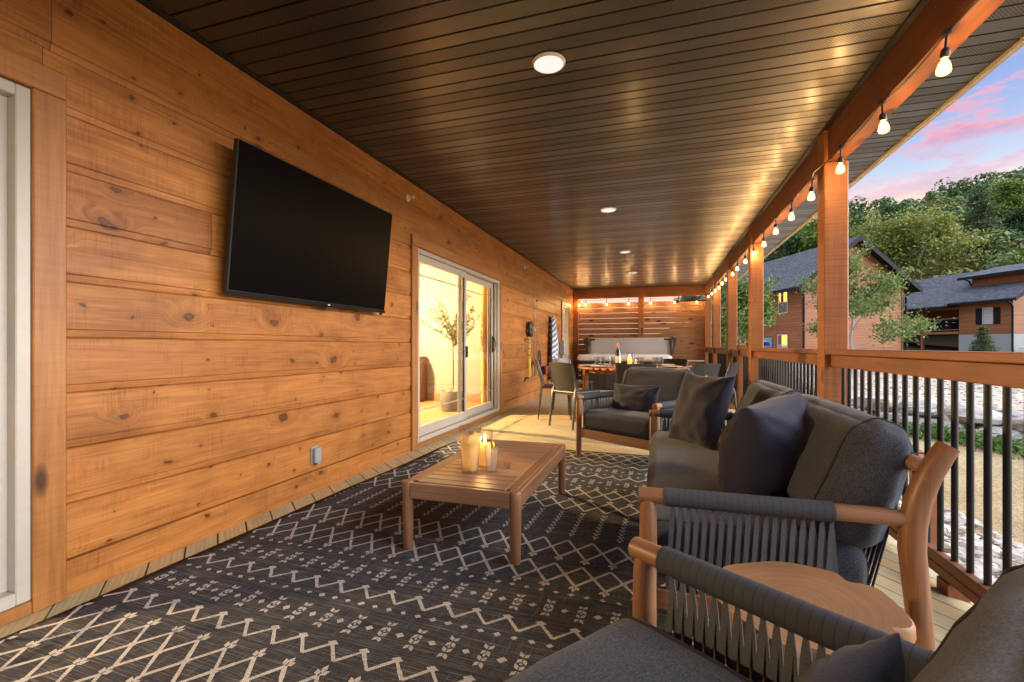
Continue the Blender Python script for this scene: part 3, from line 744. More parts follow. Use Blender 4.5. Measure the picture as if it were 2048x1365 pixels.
# ================================================================ lounge seats (armchairs and sofa)
ARM_Z = .545
def lounge(name, label, cat, W, loc, rz, group=None, ncush=1, hide_left=False, seed=0, back_h=.46, seat_top=.435, straps_back=True):
    t = thing(name, label, cat, loc, rz, group); h = W/2; D = .70
    for s in (-1, 1):
        mb = MB(); x = s*h
        mb.tube([(x, 0, 0), (x, 0, .18), (x, 0, .40), (x, 0, .50), (x, 0, .535)], [.024, .0265, .0275, .026, .021], 14)
        mb.build('front_leg', M['teak_z'], t, smooth=True)
        mb = MB(); mb.tube([(x, .735, 0), (x, .722, .15), (x, .705, .34), (x, .694, .46), (x, .696, .53), (x, .708, .60), (x, .730, .665), (x, .760, .725), (x, .775, .752)],
                           [.024, .027, .030, .0315, .032, .031, .0295, .0275, .026], 16)
        mb.build('rear_leg', M['teak_z'], t, smooth=True)
        mb = MB(); mb.tube([(x, -.030, ARM_Z), (x, -.027, ARM_Z), (x, .085, ARM_Z), (x, .45, ARM_Z+.001), (x, .62, ARM_Z+.002), (x, .69, ARM_Z)], [.0215, .0245, .0245, .024, .0235, .021], 16)
        arm = mb.build('armrest', M['teak'], t, smooth=True)
        mb = MB(); mb.tube([(x, .048, ARM_Z), (x, .050, ARM_Z), (x, .15, ARM_Z), (x, .35, ARM_Z), (x, .508, ARM_Z+.001), (x, .51, ARM_Z+.001)], [.0245, .0285, .0288, .0288, .0285, .0245], 18)
        mb.build('cord_wrap', M['wrap_y'], arm, smooth=True)
        # crossing straps between arm and side rail
        mb = MB(); N = 19; p = .455 / N; zt, zb = ARM_Z-.022, .225
        rng = random.Random(seed + s)
        for i in range(N):
            y = .062 + p*(i+.5)
            for (dy, dx) in ((-p*.75, .006), (p*.80, -.006)):
                j = rng.uniform(-.0015, .0015)
                a = Vector((x + dx*.2*s, y, zt-.008)); b = Vector((x + dx*1.3, y+dy+j, zb))
                mid = (a+b)/2
                w0, w1 = .0048, .0068
                dirv = (b-a).normalized(); nx = Vector((1, 0, 0)); wv = dirv.cross(nx).normalized()
                th = .0012
                pts = []
                for (c, w) in ((a, w0), (a.lerp(b, .12), w1), (b, w1)):
                    pts += [c - wv*w - nx*th, c + wv*w - nx*th, c + wv*w + nx*th, c - wv*w + nx*th]
                mb.add(pts, [(0,1,2,3),(8,11,10,9)] + [(q*4+k, q*4+4+k, q*4+4+(k+1) % 4, q*4+(k+1) % 4) for q in (0, 1) for k in range(4)])
            # knot
            mb.tube([(x-.001, y, zt+.016), (x-.001, y, zt+.002), (x-.001, y, zt-.012)], [.0085, .0078, .0052], 8, flat=(1.0, .9))
        mb.build('strap_weave', M['strap'], t)
    mb = MB(); mb.bbox(-h+.02, h-.02, -.014, .014, .185, .262, .005); mb.build('front_apron', M['teak_x'], t)
    for s in (-1, 1):
        mb = MB(); mb.bbox(s*h-.012, s*h+.012, .02, .70, .19, .255, .004); mb.build('side_rail', M['teak'], t)
    mb = MB(); mb.bbox(-h+.02, h-.02, .60, .624, .19, .255, .004)
    for k in range(5): mb.bbox(-h+.02, h-.02, .08+k*.12, .12+k*.12, .225, .243, .003)
    mb.build('seat_frame', M['teak_x'], t)
    mb = MB(); mb.tube([(-h, .722, .690), (-h+.06, .722, .690), (h-.06, .722, .690), (h, .722, .690)], .0215, 14); rail = mb.build('back_rail', M['teak_x'], t, smooth=True)
    mb = MB(); mb.tube([(-h+.072, .722, .690), (-h+.075, .722, .690), (0, .722, .690), (h-.075, .722, .690), (h-.072, .722, .690)], [.022, .027, .0272, .027, .022], 16); mb.build('cord_wrap', M['wrap_x'], rail, smooth=True)
    if straps_back:
        mb = MB(); n = int((W-.16)/.026)
        for i in range(n):
            xx = -h+.08 + (W-.16)*(i+.5)/n
            for dx in (-.013, .013):
                a = Vector((xx, .722, .672)); b = Vector((xx+dx, .615, .235)); mb.bar(a, b, .011, .0022, up=(0, 1, .25))
        mb.build('back_strap_weave', M['strap'], t)
    sc_ = cushion(W-.075, .63, seat_top-.262, .055, (.006, .006, .022), 20, seed, .005, (0, .302, (seat_top+.258)/2)); piped(sc_, 'seat_cushion', t)
    cw = (W-.10)/ncush
    for k in range(ncush):
        x = -(W-.10)/2 + cw*(k+.5)
        mb = cushion(cw-.006, .165, back_h, .068, (.010, .022, .012), 24, seed+5+k, .008, (x, .622, seat_top-.02+back_h/2), (-.33, 0, 0), 5.0, .14)
        piped(mb, 'back_cushion', t)
    return t
GA = 'matching lounge armchairs'
def facing(dx, dy): return math.atan2(dx, -dy)      # local -y looks along (dx,dy)
# sofa: faces -x
lounge('sofa', 'charcoal cushioned sofa with wooden arms along the railing', 'sofa', 1.89, (-.030, 2.485, 0), facing(-1, 0), None, 2, seed=1, back_h=.385)
# far armchair
lounge('armchair', 'charcoal armchair with a lumbar pillow, between the sofa and the dining table', 'armchair', .815, (-.355, 4.052, 0), facing(-.535, -.845), GA, 1, seed=2, back_h=.40, seat_top=.43)
# near armchair, at the photographer's side
cdx, cdy = -.816, .578
fr = Vector((-.030, 1.115)); side = Vector((-.578, -.816)); Wc = .815
cen = fr + side*(Wc/2)
lounge('armchair', 'charcoal armchair cropped by the picture edge, nearest the camera', 'armchair', Wc, (cen.x, cen.y, 0), facing(cdx, cdy), GA, 1, seed=3, back_h=.375)

def place_pillow(label, mb, c, nrm, up, mat='navy', name='throw_pillow'):
    """centre c, face normal nrm, approximate up"""
    n = Vector(nrm).normalized(); u = Vector(up); u = (u - n*u.dot(n)).normalized(); x = u.cross(-n).normalized() * -1
    x = n.cross(u).normalized() * -1
    o = mb.build(name, M[mat], None, smooth='all'); rot = Matrix((x, -n, u)).transposed()
    if rot.determinant() < 0: rot = Matrix((-x, -n, u)).transposed()
    o.matrix_world = Matrix.Translation(Vector(c)) @ rot.to_4x4()
    return tag(o, label, 'pillow', 'dark navy throw pillows')
place_pillow('large dark navy pillow standing edge-on at the near end of the sofa', pillow(.45, .43, .31, 1), (.415, 2.06, .60), (.80, -.56, -.16), (.10, -.14, .97))
place_pillow('square dark navy pillow leaning at the far end of the sofa', pillow(.44, .44, .17, 2), (.235, 2.95, .645), (-.80, -.50, .30), (.28, .18, 1))
place_pillow('small dark navy lumbar pillow on the far armchair', pillow(.50, .27, .13, 3), (-.20, 4.30, .545), (-.52, -.82, .25), (.1, .2, 1))
place_pillow('dark lumbar pillow on the nearest armchair, only its corner in view', pillow(.50, .30, .13, 4), (.076, .451, .555), (-.80, .56, .33), (.25, -.18, 1))
# ================================================================ coffee table
ct = thing('coffee_table', 'low slatted hardwood coffee table standing on the patterned rug', 'table', (-.915, 2.60, 0))
CX0, CX1, CY0, CY1, CT = -1.225, -.605, 2.03, 3.17, .345
def L(mb): mb.v = [(p[0]+.915, p[1]-2.60, p[2]) for p in mb.v]; return mb
for x, y in ((CX0+.028, CY0+.028), (CX1-.028, CY0+.028), (CX0+.028, CY1-.028), (CX1-.028, CY1-.028)):
    mb = MB(); mb.lathe([(.021, 0), (.024, .004), (.027, .15), (.0285, .30), (.0285, CT-.006), (.024, CT)], (x, y, 0), 18); L(mb).build('leg', M['teak_z'], ct, smooth=True)
for (a, b, c, d) in ((CX0+.05, CX1-.05, CY0+.004, CY0+.026), (CX0+.05, CX1-.05, CY1-.026, CY1-.004)):
    mb = MB(); mb.bbox(a, b, c, d, .265, CT-.002, .004); L(mb).build('apron', M['teak_x'], ct)
for x in (CX0+.004, CX1-.026):
    mb = MB(); mb.bbox(x, x+.022, CY0+.05, CY1-.05, .265, CT-.002, .004); L(mb).build('apron', M['teak'], ct)
mb = MB(); mb.bbox(CX0+.027, CX0+.075, CY0+.05, CY1-.05, CT-.022, CT-.001, .003); mb.bbox(CX1-.075, CX1-.027, CY0+.05, CY1-.05, CT-.022, CT-.001, .003)
L(mb).build('top_border', M['teak'], ct)
mb = MB(); n = 15; y = CY0+.03; st = (CY1-CY0-.06)/n
for k in range(n): mb.bbox(CX0+.078, CX1-.078, y+k*st+.003, y+(k+1)*st-.003, CT-.020, CT, .0025)
L(mb).build('slatted_top', M['teak_x'], ct)

# ---- drinks on the coffee table
def tumbler(mb, r0, r1, h, c=(0, 0, 0), seg=20, th=.003, base=.010):
    mb.lathe([(r0*.9, 0), (r0, .003), (r0+(r1-r0)*.5, h*.5), (r1, h), (r1-th, h), (r0+(r1-r0)*.5-th, h*.5), (r0-th, base), (0.0, base-.001)], c, seg)
pt = thing('pitcher', 'glass pitcher of lemonade with lemon slices on the coffee table', 'pitcher', (-.953, 2.28, CT))
mb = MB(); tumbler(mb, .043, .059, .25, base=.018); mb.build('glass_body', M['glass'], pt, smooth=True)
mb = MB(); mb.tube([(.02, -.058, .205), (.026, -.088, .198), (.028, -.095, .165), (.026, -.092, .125), (.019, -.060, .098)], [.007, .0075, .0075, .0075, .007], 10); mb.build('handle', M['glass'], pt, smooth=True)
mb = MB(); mb.lathe([(.0, .020), (.039, .020), (.046, .11), (.0535, .205), (0, .206)], (0, 0, 0), 24); mb.build('lemonade', M['lemonade'], pt, smooth=True)
random.seed(9)
def slice_(mb, c, n, r=.021, th=.004, mi=0):
    c, n = Vector(c), Vector(n).normalized(); mb.tube([c-n*th, c+n*th], r, 18)
for c, n in (((-.020, -.034, .15), (-.35, -1, .1)), ((-.008, -.036, .172), (.1, -1, .2)), ((.030, -.026, .16), (.7, -.8, .1)), ((.010, -.018, .045), (.3, -1, .7)), ((-.008, -.016, .036), (0, -.8, .9))):
    mb = MB(); slice_(mb, c, n); o = mb.build('lemon_slice', M['lemon_flesh'], pt, smooth=True)
    mb = MB(); c2 = Vector(c); nn = Vector(n).normalized(); a = nn.orthogonal().normalized(); b = nn.cross(a)
    ring = [c2 + (a*math.cos(2*PI*k/18) + b*math.sin(2*PI*k/18))*.0212 for k in range(19)]
    mb.tube(ring, .0022, 6, cap=False); mb.build('peel', M['lemon_peel'], o, smooth=True)
M['ice'] = thin_glass('ice', (.90, .90, .92), 1.5, .15)
for k in range(6):
    mb = MB(); a = random.uniform(0, 6); r = random.uniform(0, .03); c = Vector((r*math.cos(a), r*math.sin(a), .208 + random.uniform(-.004, .006)))
    v = [Vector((random.uniform(-1, 1), random.uniform(-1, 1), random.uniform(-1, 1))).normalized()]; u = v[0].orthogonal().normalized(); w = u.cross(v[0])
    mb.obox(c, u*.011, v[0]*.011, w*.011); mb.build('ice_cube', M['ice'], pt)
gl = thing('drinking_glass', 'tumbler of iced water with a lemon wedge on its rim', 'glass', (-.852, 2.334, CT))
mb = MB(); tumbler(mb, .028, .038, .150, base=.012); mb.build('glass_body', M['glass'], gl, smooth=True)
mb = MB(); mb.lathe([(0, .014), (.0245, .014), (.0335, .128), (0, .1285)], (0, 0, 0), 20); mb.build('water', M['water'], gl, smooth=True)
mb = MB()
prof = []
for k in range(13):
    th = PI*k/12; prof.append((math.cos(th)*.020, math.sin(th)*.020))
mb.prism(prof, 1, -.006, .006); o = mb.build('lemon_wedge', M['lemon_peel'], gl)
o.location = (.012, -.030, .152); o.rotation_euler = (.1, 1.35, -.5)
mb = MB(); mb.prism([(p[0]*.86, p[1]*.86) for p in prof], 1, -.0066, .0066); f = mb.build('wedge_flesh', M['lemon_flesh'], o)
def hurricane(label, loc, s=1.0, group=None):
    t = thing('candle_holder', label, 'candle', loc, 0, group)
    mb = MB(); tumbler(mb, .043*s, .045*s, .205*s, base=.012); mb.build('glass_cylinder', M['glass'], t, smooth=True)
    mb = MB(); mb.lathe([(0, .013*s), (.033*s, .013*s), (.034*s, .128*s), (.030*s, .134*s), (.012*s, .130*s), (0, .130*s)], (0, 0, 0), 20); mb.build('candle', M['wax'], t, smooth=True)
    mb = MB(); mb.lathe([(.0005, .138*s), (.0045*s, .146*s), (.0055*s, .153*s), (.003*s, .168*s), (.0004, .182*s)], (0, 0, 0), 10); mb.build('flame', M['flame'], t, smooth=True)
    mb = MB(); mb.tube([(0, 0, .129*s), (0, 0, .142*s)], .0011*s, 6); mb.build('wick', M['black_plastic'], t)
    l = bpy.data.lights.new('candle_glow', 'POINT'); l.energy = 2.2; l.color = (1, .58, .2); l.shadow_soft_size = .008
    lo = bpy.data.objects.new('candle_glow', l); COL.objects.link(lo); lo.parent = t; lo.location = (0, 0, .160*s)
    return t
hurricane('lit candle in a glass cylinder behind the lemonade pitcher', (-.925, 2.425, CT), 1.0, 'candles in glass cylinders')
mb = MB(); tumbler(mb, .019, .021, .030, (0, 0, 0), 16, .0025, .006); o = mb.build('tealight_cup', M['glass'], None, (0, 0, 0), smooth=True); o.location = (-.795, 2.43, CT)
tag(o, 'tiny clear glass cup behind the tumbler on the coffee table', 'cup')

# ================================================================ stump side table
def lob(th, z):
    v = 1 + .05*math.sin(2*th+.6) + .035*math.sin(3*th+1.3) + .02*math.sin(7*th)
    for a, dpt, w in ((.30, .18, .13), (2.2, .12, .12), (4.0, .10, .14), (5.35, .14, .10)):
        dd = (th - a + PI) % (2*PI) - PI; v -= dpt*math.exp(-(dd/w)**2)
    return v
def stump_mat():
    t = NT('polished_stump_wood'); v = t.obj(); x, y, z = t.xyz(v)
    d = t.noise(t.scl(v, (1, 1, .3)), 4.0, 3, .5)
    r = t.math('SQRT', t.math('ADD', t.math('MULTIPLY', x, x), t.math('MULTIPLY', y, y)))
    rr = t.math('ADD', t.math('MULTIPLY', r, 75.0), t.math('MULTIPLY', d, 5.0))
    w = t.noise(t.comb(rr, t.math('MULTIPLY', d, 2.0), t.math('MULTIPLY', z, .4)), 1.0, 3, .6)
    c = t.ramp(w, [(.3, (.26, .135, .066)), (.5, (.31, .165, .082)), (.7, (.355, .195, .10))])
    c = t.mix(.6, c, t.ramp(t.noise(v, 6, 3), [(.3, (.72, .68, .64)), (.7, (1.1, 1.05, 1.0))]), 'MULTIPLY')
    return t.end(c, .5)
M['stump'] = stump_mat()
M['stump_side'] = wood('stump_side_wood', (.32, .12, .035), (.48, .21, .065), axis=2, rough=.5)
stp = thing('side_table', 'lobed tree stump side table between the sofa and the nearest armchair', 'side table', (.325, 1.225, 0), .5)
mb = MB(); mb.lathe([(.185, .385), (.203, .392), (.207, .405), (.206, .425), (.200, .432), (.10, .4325), (0.0001, .433)], (0, 0, 0), 96, lobes=lob); mb.build('top', M['stump'], stp, smooth=True)
mb = MB(); mb.lathe([(.165, .0), (.160, .02), (.135, .18), (.155, .32), (.18, .384)], (0, 0, 0), 72, lobes=lambda th, z: lob(th, z) + .06*math.sin(9*th)); mb.build('trunk_base', M['stump_side'], stp, smooth=True)

# ================================================================ rug
def rug_mat(name, base, hi, amt):
    t = NT(name); v = t.obj(); x, y, z = t.xyz(v)
    a = t.noise(t.comb(t.math('MULTIPLY', x, 5.0), t.math('MULTIPLY', y, 260.0), 0.0), 1.0, 2, .6)
    b = t.noise(t.comb(t.math('MULTIPLY', x, 260.0), t.math('MULTIPLY', y, 9.0), 3.0), 1.0, 2, .6)
    wv = t.math('SINE', t.math('MULTIPLY', t.math('ADD', x, t.math('MULTIPLY', y, .7)), 900.0))
    m = t.noise(v, 2.2, 3)
    f = t.math('MULTIPLY', t.ramp(a, [(.52, 0.0), (.70, 1.0)]), amt)
    f2 = t.math('MULTIPLY', t.ramp(b, [(.56, 0.0), (.74, 1.0)]), amt * .7)
    c = t.mix(f, base, hi); c = t.mix(f2, c, hi)
    c = t.mix(.8, c, t.ramp(m, [(.3, (.75, .75, .78)), (.7, (1.15, 1.12, 1.08))]), 'MULTIPLY')
    c = t.mix(.45, c, t.ramp(wv, [(0, (.55, .55, .55)), (1, (1.15, 1.15, 1.15))]), 'MULTIPLY')
    t.bump(wv, .25, .002)
    return t.end(c, .95, Specular_IOR_Level=.1)
M['rug'] = rug_mat('charcoal_flatweave', (.052, .054, .062), (.25, .245, .24), .85)
M['rug_mark'] = rug_mat('cream_flatweave', (.60, .575, .545), (.28, .265, .25), .95)
def rug():
    mb = MB(); X0, X1, Y0, Y1 = -1.50, 1.28, -2.02, 1.93          # local frame, origin (-.62, 2.55)
    nx, ny = 40, 60; top = {}
    def hz(x, y): return .008 + .0038*noise.noise(Vector((x*1.3, y*1.3, 2))) + (.004*max(0, noise.noise(Vector((y*2.2, 7, 1)))) if x < X0+.15 else 0)
    def ex(x, y): return x + (.022*noise.noise(Vector((y*1.1, 3.3, 0))) if x < X0+.01 else 0)
    vs = []; fs = []
    for i in range(nx+1):
        for j in range(ny+1):
            x = X0+(X1-X0)*i/nx; y = Y0+(Y1-Y0)*j/ny; vs.append((ex(x, y), y, hz(x, y)))
    for i in range(nx):
        for j in range(ny):
            a = i*(ny+1)+j; fs.append((a, a+ny+1, a+ny+2, a+1))
    mb.add(vs, fs, 0)
    # edge skirt
    per = [i*(ny+1) for i in range(nx+1)] + [nx*(ny+1)+j for j in range(1, ny+1)] + [i*(ny+1)+ny for i in range(nx-1, -1, -1)] + [j for j in range(ny-1, 0, -1)]
    lo = [(vs[k][0], vs[k][1], .0005) for k in per]; o = len(mb.v); mb.v += lo
    for q in range(len(per)):
        q2 = (q+1) % len(per); mb.f.append((per[q], o+q, o+q2, per[q2])); mb.m.append(0)
    rng = random.Random(5)
    def inside(x, y): return X0+.02 < x < X1-.02 and Y0+.02 < y < Y1-.02
    def poly(pts):
        if not all(inside(*p) for p in pts): return
        mb.add([(p[0], p[1], hz(*p)+.0016) for p in pts], [tuple(range(len(pts)))], 1)
    def seg(a, b, w=.0065):
        a, b = Vector(a), Vector(b); n = max(1, int((b-a).length/.045)); t = (b-a).normalized(); nr = Vector((-t.y, t.x))
        for k in range(n):
            p, q = a.lerp(b, k/n), a.lerp(b, (k+1)/n - (.0 if k < n-1 else 0)); w0 = w*rng.uniform(.8, 1.15)
            poly([tuple(p-nr*w0), tuple(q-nr*w0), tuple(q+nr*w0), tuple(p+nr*w0)])
    P = .127; K = range(-16, 17); ph = -.01
    def dia(x, y, a=.017, b=.016): 
        a *= rng.uniform(.8, 1.1); b *= rng.uniform(.8, 1.1); sk = rng.uniform(-.004, .004); poly([(x-a, y+sk), (x, y-b), (x+a, y-sk), (x, y+b)])
    def petal(x, y, dx, dy, l=.021, w=.0075):
        d = Vector((dx, dy)).normalized(); n = Vector((-d.y, d.x)); c = Vector((x, y)); l *= rng.uniform(.85, 1.1)
        poly([tuple(c+d*.004), tuple(c+d*l*.5-n*w), tuple(c+d*l), tuple(c+d*l*.5+n*w)])
    def flower(x, y):
        for s in (-1, 1):
            cy_ = y + s*.030
            for dx, dy in ((-.62, 1), (.62, 1), (-.62, -1), (.62, -1)): petal(x, cy_, dx, dy, .034, .0085)
        petal(x, y-.008, 0, 1, .018, .006)
    def zig(yv, yp, blocks=True):
        for k in K:
            x = ph + k*P; seg((x-P/2, yv), (x, yp)); seg((x, yp), (x+P/2, yv))
            if blocks: poly([(x-.022, yp+.004), (x, yp-.012), (x+.022, yp+.004), (x, yp+.018)])
    def flowers(y):
        for k in K: flower(ph+k*P, y); dia(ph+P/2+k*P, y)
    def dots(y):
        for k in range(-32, 33): dia(ph+k*P/2, y, .015, .013)
    def lattice(y0, y1, up):
        ym = (y0+y1)/2
        for k in K:
            x = ph + P/2 + k*P
            for (a, b) in (((x, y0), (x+P/2, ym)), ((x, y0), (x-P/2, ym)), ((x, y1), (x+P/2, ym)), ((x, y1), (x-P/2, ym))): seg(a, b, .0068)
            yy = y1 if up else y0; s = 1 if up else -1
            petal(x, yy, -.8, s, .036, .011); petal(x, yy, .8, s, .036, .011); petal(x, yy+s*.012, 0, s, .036, .010)
            poly([(x+P/2-.016, ym), (x+P/2, ym-.014), (x+P/2+.016, ym), (x+P/2, ym+.014)])
    def chain(y0, y1):
        for k in K:
            x = ph + k*P; y = y0
            while y < y1:
                petal(x+P/2, y, 0, 1, .034, .010); petal(x+P/2, y+.034, -1, .25, .020, .009); petal(x+P/2, y+.034, 1, .25, .020, .009); y += .046
    def unit(y, s):          # s=+1 builds upward from y, -1 downward (mirror)
        f = lambda a: y + s*a
        flowers(f(.115)); dots(f(.235)); zig(f(.275 if s > 0 else .345), f(.345 if s > 0 else .275)); flowers(f(.455)); dots(f(.575))
    yo = 2.55
    a0 = 1.30 - yo
    zig(a0-.07, a0); unit(a0, 1)
    lattice(1.945-yo, 2.12-yo, False); lattice(2.19-yo, 2.39-yo, False)
    chain(2.44-yo, 2.80-yo)
    lattice(2.84-yo, 3.03-yo, True); lattice(3.10-yo, 3.28-yo, True)
    dots(3.345-yo); flowers(3.465-yo); zig(3.58-yo, 3.65-yo); dots(3.69-yo); flowers(3.81-yo); zig(3.92-yo, 3.99-yo)
    lattice(4.05-yo, 4.22-yo, True); lattice(4.28-yo, 4.44-yo, True)
    lattice(.98-yo, 1.16-yo, True); lattice(.76-yo, .94-yo, True)
    return mb
o = rug().build('rug', [M['rug'], M['rug_mark']], None, smooth='all', fix=False); o.location = (-.62, 2.55, .001); o.rotation_euler = (0, 0, R(-2.0))
tag(o, 'charcoal outdoor rug with cream geometric zigzag and diamond pattern', 'rug')

# ================================================================ television
tv = thing('television', 'large black flat television tilted on a bracket on the pine wall', 'television', (XW, 2.66, 1.70))
tw, thh, tt = 1.50, .835, .035; tilt = R(5.5)
def T(mb, dx=.12):
    m = Matrix.Translation((dx, 0, .015)) @ Matrix.Rotation(tilt, 4, 'Y'); mb.v = [tuple(m @ Vector(p)) for p in mb.v]; return mb
mb = MB(); mb.bbox(-tt, 0, -tw/2, tw/2, -thh/2, thh/2, .004); T(mb).build('case', M['black_plastic'], tv)
mb = MB(); mb.box(0.0006, .0016, -tw/2+.006, tw/2-.006, -thh/2+.026, thh/2-.006); T(mb).build('screen', M['screen'], tv)
M['bezel'] = plain('glossy_chin_bezel', (.02, .02, .022), .08, .6)
mb = MB(); mb.bbox(.0006, .006, -tw/2, tw/2, -thh/2, -thh/2+.022, .002); T(mb).build('lower_bezel', M['bezel'], tv)
mb = MB(); mb.box(.0062, .0066, .04, .062, -thh/2+.007, -thh/2+.014); T(mb).build('maker_mark', M['white_plastic'], tv)
mb = MB(); mb.bbox(-.004, .014, .02, .13, -thh/2-.012, -thh/2-.001, .003); T(mb).build('sensor', M['black_plastic'], tv)
mb = MB(); mb.bbox(-.02, .004, tw/2-.05, tw/2-.03, -thh/2-.018, -thh/2-.001, .003); T(mb).build('port_plug', M['black_plastic'], tv)
mb = MB(); mb.box(.003, .02, -.25, .25, -.15, .15); mb.bar((.02, -.2, .1), (.10, -.2, .10), .03, .03); mb.bar((.02, .2, .1), (.10, .2, .10), .03, .03); mb.bar((.02, -.2, -.1), (.09, -.2, -.10), .03, .03); mb.bar((.02, .2, -.1), (.09, .2, -.10), .03, .03)
mb.build('wall_bracket', M['black_metal'], tv)

# ================================================================ small wall and ceiling fittings
def sprinkler(y, label):
    t = thing('sprinkler_head', label, 'sprinkler', (XW, y, 2.442), 0, 'white sidewall sprinkler heads')
    mb = MB(); prof = [(.0, .0), (.034, .0), (.036, .004), (.030, .012), (.014, .014), (.013, .03), (.0, .03)]
    mb.lathe(prof, (0, 0, 0), 20); mb.v = [(p[2], p[1], p[0]) for p in mb.v]; mb.build('escutcheon', M['white_plastic'], t, smooth=True)
    mb = MB(); mb.tube([(.03, -.012, 0), (.055, -.012, .0), (.062, 0, 0), (.055, .012, 0), (.03, .012, 0)], .0035, 6); mb.box(.060, .078, -.018, .018, -.001, .003); mb.box(.060, .063, -.015, .015, -.013, .013); mb.build('deflector', M['white_plastic'], t)
sprinkler(3.926, 'white sprinkler head on the wall beside the television')
sprinkler(8.0, 'white sprinkler head on the wall above the fishing rods')
sprinkler(12.08, 'white sprinkler head on the wall above the far window')
M['disc_trim'] = plain('white_light_trim', (.80, .77, .73), .45)
M['disc_lens'] = emit('dim_lit_diffuser', (1.0, .86, .78), .30)
def disc(x, y, label):
    t = thing('ceiling_light', label, 'ceiling light', (x, y, Z_C), 0, 'flat disc lights in the soffit')
    mb = MB(); mb.lathe([(.0, -.002), (.090, -.002), (.094, -.006), (.092, -.014), (.084, -.020), (.082, -.017), (0, -.017)], (0, 0, 0), 40); mb.build('trim_ring', M['disc_trim'], t, smooth=True)
    mb = MB(); mb.lathe([(0, -.0225), (.06, -.0215), (.082, -.0185)], (0, 0, 0), 36); mb.build('diffuser', M['disc_lens'], t, smooth=True)
for x, y, l in ((-.585, 2.54, 'white disc light in the soffit above the coffee table, the largest looking'), (-.55, 5.47, 'white disc light in the soffit between the armchair and the dining table'),
                (-.53, 8.0, 'white disc light in the soffit just beyond the dining table'), (-.52, 10.32, 'white disc light in the soffit above the hot tub end, the smallest looking')): disc(x, y, l)
ob = thing('outlet_cover', 'grey weatherproof outlet cover low on the pine wall', 'outlet', (XW, 2.663, .262))
mb = MB(); mb.bbox(.0, .012, -.037, .037, -.060, .060, .003); mb.build('backplate', M['steel_box'], ob)
mb = MB(); mb.bbox(.012, .042, -.030, .030, -.052, .052, .006); mb.build('lid', M['steel_box'], ob)
mb = MB(); mb.bbox(.028, .046, -.010, .010, -.064, -.050, .003); mb.build('lid_catch', M['steel_box'], ob)
eb = thing('electric_box', 'grey electrical disconnect box on the wall behind the striped towel', 'electric box', (XW, 11.22, .985))
mb = MB(); mb.bbox(.002, .10, -.12, .12, -.17, .17, .006); mb.build('enclosure', M['steel_box'], eb)
mb = MB(); mb.bbox(.101, .112, -.125, .125, -.165, .178, .005); mb.build('cover', M['steel_box'], eb)
mb = MB(); mb.tube([(.05, 0, -.17), (.05, 0, -.50), (.02, 0, -.55)], .014, 10); mb.build('conduit', M['steel_box'], eb, smooth=True)
# ================================================================ dining set
TX, TY, TZ, TR = -.36, 6.78, .735, .76
dt = thing('dining_table', 'round slatted wooden dining table set for a meal', 'table', (TX, TY, 0), R(45))
mb = MB(); st = .098; n = 16
for k in range(n):
    y0 = -TR + k*2*TR/n + .003; y1 = -TR + (k+1)*2*TR/n - .003; hw = math.sqrt(max(.02, TR**2 - max(abs(y0), abs(y1))**2)) if k not in (0, n-1) else .32
    mb.bbox(-hw, hw, y0, y1, TZ-.028, TZ, .003)
mb.build('slatted_top', M['acacia_x'], dt)
mb = MB()
for s in (-1, 1):
    mb.bbox(-.47, .47, s*.43-.012, s*.43+.012, TZ-.10, TZ-.029, .003); mb.bbox(s*.43-.012, s*.43+.012, -.41, .41, TZ-.10, TZ-.0295, .003)
mb.build('apron', M['acacia_x'], dt)
for sx in (-1, 1):
    for sy in (-1, 1):
        mb = MB(); mb.bbox(sx*.46-.032, sx*.46+.032, sy*.46-.032, sy*.46+.032, 0, TZ-.03, .004); mb.build('leg', M['acacia_z'], dt)
mb = MB(); mb.bbox(-.43, .43, -.02, .02, .16, .22, .003); mb.build('stretcher', M['acacia_x'], dt)

